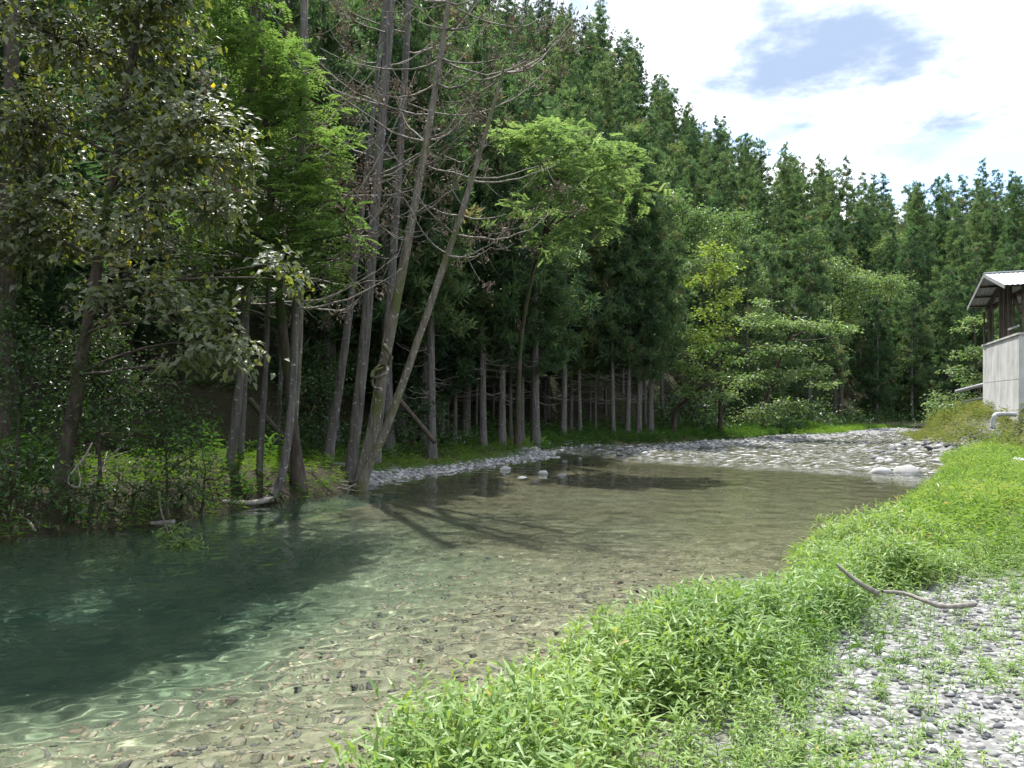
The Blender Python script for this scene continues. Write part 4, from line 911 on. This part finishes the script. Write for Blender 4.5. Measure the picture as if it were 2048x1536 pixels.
for k in range(34):
    y = rs2.uniform(25, 37); x = np.interp(y, RB[:, 1], RB[:, 0]) + rs2.uniform(-2.6, .6)
    o = put_stone(x, y, rs2.uniform(.12, .27), RM, None, 'river_stone'); o.location.z = max(o.location.z, -.03)
    tag(o, 'grey angular stone in the rocky shallows at the right bank', 'stone', 'stones in the shallows at the right bank')
for k, (px, py, d) in enumerate([(2020, 935, 19), (2040, 925, 19.6), (2010, 950, 18.5), (2045, 945, 18.4)]):
    big_stone(['light rock half buried in the grass below the embankment', 'upper light rock at the right border of the grass', 'low light rock nearest the dry bush', 'right border rock in the grass'][k], px, py, d, .3)

# ------------------------------------------------------------------ driftwood, roots, fallen branches, vine
def stick(name, label, pts, r0, r1, mkey='deadwood', cat='branch', n=14, twigs=(), group=None, ground_it=False):
    p = smooth_path(pts, n)
    if ground_it: p[:, 2] = land(p[:, 0], p[:, 1]) + .05
    mb = MB(); tube(mb, p, np.linspace(r0, r1, n), 7, wob=.08)
    for tw in twigs: tube(mb, smooth_path(tw, 6), np.linspace(r1, r1 * .4, 6), 5)
    b = p[0].copy(); o = obj(name, mb.mesh(name, M[mkey], True, b), None, b); return tag(o, label, cat, group)
def gpt(px, py, zg=.42):
    d = (EYE - zg) * FPX / (py - HOR); return np.array([(px - 1024) / FPX * d, d, zg])
stick('driftwood_branch', 'grey driftwood stick slanting out of the weeds on the near bank', [gpt(1672, 1128, .80), gpt(1700, 1152, .72), gpt(1725, 1170, .66), gpt(1755, 1186, .58)], .012, .022)
stick('crooked_branch', 'crooked driftwood branch with a broken orange end lying on the gravel', [gpt(1765, 1183, .56), gpt(1810, 1187, .53), gpt(1850, 1202, .52), gpt(1885, 1213, .48), gpt(1950, 1209, .48)], .012, .02)
stick('arching_root', 'pale root arching from the bent cedar down to the water', [at(545, 998, 15.2), at(500, 1006, 14.8), at(455, 1003, 14.5), at(415, 1012, 14.2), at(385, 1022, 13.9)], .06, .03, cat='root')
stick('fork_root', 'short pale root forking to the water beside the arching root', [at(435, 998, 14.6), at(410, 1010, 14.2), at(392, 1032, 13.8)], .04, .025, cat='root')
stick('floating_log', 'pale log lying at the water line under the dark bank', [at(240, 1060, 12.6), at(290, 1050, 12.7), at(350, 1044, 12.8)], .03, .05, cat='log')
stick('sloping_pole', 'thin pale dead pole sloping down to the dark water', [at(-20, 970, 12.4), at(30, 1010, 12.0), at(72, 1062, 11.7)], .03, .02)
stick('hanging_vine', 'pale looping vine hanging over the dark left bank', [at(185, 885, 11.9), at(165, 920, 11.8), at(140, 950, 11.7), at(138, 968, 11.7), at(158, 974, 11.7), at(160, 955, 11.8), at(155, 930, 11.9)], .014, .010, cat='vine', n=26)
stick('coiled_vine', 'thick twisted vine coiled round the leaning mossy trunk', [at(768, 690, 17.2), at(782, 712, 17.1), at(772, 735, 17.3), at(748, 742, 17.4), at(745, 755, 17.1), at(765, 752, 16.9), at(775, 742, 17.0), at(772, 730, 17.3), at(752, 738, 17.6), at(745, 770, 17.2), at(765, 780, 17.0)], .05, .03, 'barkmoss', 'vine', 40)
stick('fallen_trunk', 'fallen mossy log leaning on the slope behind the bent cedar', [at(500, 800, 20.5), at(545, 850, 20), at(600, 905, 19.5)], .09, .07, 'barkdark', 'log')
stick('leaning_log', 'thick fallen log slanting down the slope behind the snag', [at(790, 790, 23.5), at(825, 830, 23), at(870, 885, 22.5)], .08, .07, 'barkdark', 'log')
rs3 = np.random.RandomState(8)
for k in range(30):
    px_, py_ = rs3.uniform(590, 700), rs3.uniform(960, 985); d = 17.2
    a = at(px_, py_, d + rs3.uniform(-.5, .4)); b = a + np.array([rs3.uniform(-.9, .9), rs3.uniform(-.3, .3), rs3.uniform(-.25, .2)])
    stick('stranded_stick', 'thin grey stick in the flood debris heap by the leaning trunks', [a, (a + b) / 2 + rs3.normal(0, .06, 3), b], .014, .006, n=6, group='sticks in the flood debris heap')
for k in range(26):
    px_, py_ = rs3.uniform(420, 580), rs3.uniform(975, 1005); d = 15.4
    a = at(px_, py_, d); b = a + np.array([rs3.uniform(-.6, .6), rs3.uniform(-.4, .1), rs3.uniform(-.45, -.05)])
    stick('exposed_root', 'thin exposed root hanging from the eroded bank below the slanting cedars', [a, (a + b) / 2 + rs3.normal(0, .07, 3), b], .02, .007, 'barkdark', 'root', n=7, group='roots on the eroded bank')
for k in range(16):
    px_, py_ = rs3.uniform(0, 340), rs3.uniform(880, 1010); d = 12.9
    a = at(px_, py_, d); b = a + np.array([rs3.uniform(-1.2, 1.2), rs3.uniform(-.4, .2), rs3.uniform(-.5, .5)])
    stick('dead_twig', 'thin dead branch in the tangle on the dark left bank', [a, (a + b) / 2 + rs3.normal(0, .12, 3), b], .012, .005, 'deadwood', 'branch', n=7, group='dead branches tangled on the dark bank')

# ------------------------------------------------------------------ concrete block with shed
def concrete():
    m, t, N, Lk = mat('board_marked_concrete')
    tc = N('ShaderNodeTexCoord'); mp = N('ShaderNodeMapping'); Lk(tc.outputs['Object'], mp.inputs[0]); mp.inputs['Scale'].default_value = (2.2, 2.2, .3)
    n = N('ShaderNodeTexNoise'); Lk(mp.outputs[0], n.inputs['Vector']); n.inputs['Scale'].default_value = 1.6; n.inputs['Detail'].default_value = 6; n.inputs['Roughness'].default_value = .65
    n2 = N('ShaderNodeTexNoise'); Lk(tc.outputs['Object'], n2.inputs['Vector']); n2.inputs['Scale'].default_value = 1.2; n2.inputs['Detail'].default_value = 8
    r = N('ShaderNodeValToRGB'); Lk(n.outputs['Fac'], r.inputs[0]); r.color_ramp.elements[0].color = (.38, .38, .375, 1); r.color_ramp.elements[0].position = .3; r.color_ramp.elements[1].color = (.58, .58, .57, 1); r.color_ramp.elements[1].position = .62
    mx = N('ShaderNodeMix', data_type='RGBA', blend_type='MULTIPLY'); mx.inputs[0].default_value = .5; Lk(r.outputs[0], mx.inputs[6])
    r2 = N('ShaderNodeValToRGB'); Lk(n2.outputs['Fac'], r2.inputs[0]); r2.color_ramp.elements[0].color = (.5, .5, .48, 1); r2.color_ramp.elements[0].position = .35; r2.color_ramp.elements[1].position = .6; Lk(r2.outputs[0], mx.inputs[7])
    p = N('ShaderNodeBsdfPrincipled'); Lk(mx.outputs[2], p.inputs['Base Color']); p.inputs['Roughness'].default_value = .9
    b = N('ShaderNodeBump'); b.inputs['Strength'].default_value = .4; b.inputs['Distance'].default_value = .02; Lk(n.outputs['Fac'], b.inputs['Height']); Lk(b.outputs[0], p.inputs['Normal'])
    Lk(p.outputs[0], N('ShaderNodeOutputMaterial').inputs[0]); return m
M['concrete'] = concrete()
M['timber'] = bark_mat('weathered_timber', (.045, .036, .03), (.13, .11, .09), 9, .1)
M['steel'] = simple_mat('galvanised_roofing', (.52, .55, .58), (.66, .68, .70), 6, .35, .1, .005, .5, .6)
M['roofunder'] = simple_mat('roof_underside', (.22, .23, .24), (.34, .35, .36), 5, .6, .1, .005)
M['pipe'] = simple_mat('pvc_pipe', (.28, .29, .30), (.46, .47, .48), 8, .4, .05, .003, .5)
NEAR = np.array([17.40, 26.4]); FAR = np.array([19.6, 32.0]); u = (FAR - NEAR); LEN = np.linalg.norm(u); u /= LEN; v = np.array([u[1], -u[0]])   # u upstream along the river face, v away from the river
org = np.array([NEAR[0], NEAR[1], 1.1])
ZT = 4.33 - org[2]
def loc(a, b, z): return np.array([u[0] * a + v[0] * b, u[1] * a + v[1] * b, z])
def box(mb, a0, a1, b0, b1, z0, z1, bevel=0.0):
    c = [loc(a, b, z) for z in (z0, z1) for a, b in ((a0, b0), (a1, b0), (a1, b1), (a0, b1))]
    mb.add(c, np.array([[0, 3, 2, 1], [4, 5, 6, 7], [0, 1, 5, 4], [1, 2, 6, 5], [2, 3, 7, 6], [3, 0, 4, 7]][:]))
def beam(mb, p, q, w_, h_):
    p = np.asarray(p, float); q = np.asarray(q, float); d = nrm(q - p); s = np.cross(d, [0, 0, 1.0]); s = nrm(s) if np.linalg.norm(s) > 1e-3 else np.array([u[0], u[1], 0]); n_ = np.cross(s, d)
    c = [e + s * a * w_ / 2 + n_ * b * h_ / 2 for e in (p, q) for a, b in ((-1, -1), (1, -1), (1, 1), (-1, 1))]
    mb.add(c, np.array([[0, 1, 2, 3], [7, 6, 5, 4], [0, 4, 5, 1], [1, 5, 6, 2], [2, 6, 7, 3], [3, 7, 4, 0]]))
shed = thing('river_shed', 'open timber shed on a tall concrete base at the right border', 'building', org)
mb = MB(); box(mb, 0, LEN, 0, 4.5, -1.0, ZT * .52); box(mb, .004, LEN - .004, .006, 4.496, ZT * .52, ZT * .53); box(mb, 0, LEN, 0, 4.5, ZT * .53, ZT)
obj('concrete_base', mb.mesh('concrete_base', M['concrete']), shed)
mb = MB(); box(mb, -.04, LEN + .04, -.04, 4.54, ZT + .003, ZT + .07); obj('concrete_cap', mb.mesh('concrete_cap', M['concrete']), shed)
mid = LEN * .5; zr_, ze = 6.90 - org[2], 6.0 - org[2]
def part(name, fn, mk):
    mb = MB(); fn(mb); me = mb.mesh(name, M[mk]); return obj(name, me, shed)
for a in (.25, mid - .7, mid + .7, LEN - .25, mid):
    ztop = ze + (zr_ - ze) * (1 - abs(a - mid) / (mid + .35)) - .12
    for b in (.2, 2.2, 4.2): part('post', lambda m_: beam(m_, loc(a, b, ZT + .072), loc(a, b, ztop), .13, .13), 'timber')
for a in (1.0, 1.7, LEN - .9, LEN - 1.6, LEN + .1): part('rail_post', lambda m_: beam(m_, loc(a, .06, ZT + .072), loc(a, .06, ZT + 1.45), .05, .05), 'timber')
for b in (.2, 2.2, 4.2):
    part('tie_beam', lambda m_: beam(m_, loc(-.3, b + .14, ze - .05), loc(LEN + .3, b + .14, ze - .05), .10, .18), 'timber')
    part('rafter', lambda m_: beam(m_, loc(-.4, b, ze - .12), loc(mid, b, zr_ - .12), .09, .12), 'timber')
    part('rafter', lambda m_: beam(m_, loc(LEN + .4, b, ze - .12), loc(mid, b, zr_ - .12), .09, .12), 'timber')
    part('brace', lambda m_: beam(m_, loc(.3, b - .1, ze - .9), loc(1.2, b - .1, ze - .1), .07, .09), 'timber')
    part('brace', lambda m_: beam(m_, loc(LEN - .3, b - .1, ze - .9), loc(LEN - 1.2, b - .1, ze - .1), .07, .09), 'timber')
for f in (.06, .36, .66, .96):
    for sg in (-1, 1):
        a = mid + sg * (mid + .35) * (1 - f); z = ze + (zr_ - ze) * f - .035
        part('purlin', lambda m_: beam(m_, loc(a, -.45, z), loc(a, 5.0, z), .07, .06), 'timber')
part('sill_rail', lambda m_: beam(m_, loc(.1, .02, ZT + .32), loc(1.6, .02, ZT + .32), .05, .06), 'pipe')
for sg in (-1, 1):       # corrugated sheets
    mb = MB(); nb_ = 74; bb = np.linspace(-.5, 5.1, nb_)
    rows = []
    for e in (0, 1):
        a = mid + sg * (mid + .42) * (1 - e); zz = ze + (zr_ - ze) * e + .01
        rows.append([loc(a, b, zz + (.012 if k % 2 else -.008)) for k, b in enumerate(bb)])
    top = np.array(rows[0] + rows[1]); bot = top - np.array([0, 0, .006]); k = np.arange(nb_ - 1)
    fq = np.stack([k, k + 1, nb_ + k + 1, nb_ + k], 1)
    if sg > 0: fq = fq[:, ::-1]
    mb.add(top, fq); sheet = mb.mesh('roof_sheet', M['steel'], False)
    r = obj('roof_sheet', sheet, shed)
    mb2 = MB(); mb2.add(bot, fq[:, ::-1]); obj('lining', mb2.mesh('lining', M['roofunder']), r)
part('barge_board', lambda m_: (beam(m_, loc(-.42, -.5, ze - .05), loc(mid, -.5, zr_ - .05), .03, .13), beam(m_, loc(LEN + .42, -.5, ze - .05), loc(mid, -.5, zr_ - .05), .03, .13)), 'roofunder')
part('ridge_cap', lambda m_: beam(m_, loc(mid, -.52, zr_ + .04), loc(mid, 5.12, zr_ + .04), .25, .03), 'steel')
def pipe(name, label, pts, r, mk='pipe'):
    mb = MB(); p = np.array(pts); tube(mb, p, r, 12); b = p[0].copy(); return tag(obj(name, mb.mesh(name, M[mk], True, b), None, b), label, 'pipe')
fa = lambda a, z: np.array([org[0], org[1], org[2]]) + loc(a, 0, z)
p0 = fa(LEN - .02, 0) ; p0[2] = EYE + (HOR - 768) / FPX * 32
pipe('drain_pipe', 'upper pale pipe sticking out upstream of the concrete base', [p0 + np.array([.3, -.05, .06]), at(1912, 783, 33.5)], .075)
p0 = fa(LEN - .02, 0); p0[2] = EYE + (HOR - 794) / FPX * 32
pipe('lower_drain_pipe', 'thinner lower pale pipe under the upper drain pipe', [p0 + np.array([.3, -.05, .03]), at(1926, 804, 33.2)], .05)
pipe('elbow_pipe', 'grey elbow pipe bending down in front of the concrete base', smooth_path([at(2030, 829, 26.0), at(2005, 828, 25.8), at(1991, 830, 25.7), at(1987, 840, 25.7), at(1986, 858, 25.7)], 16), .075)
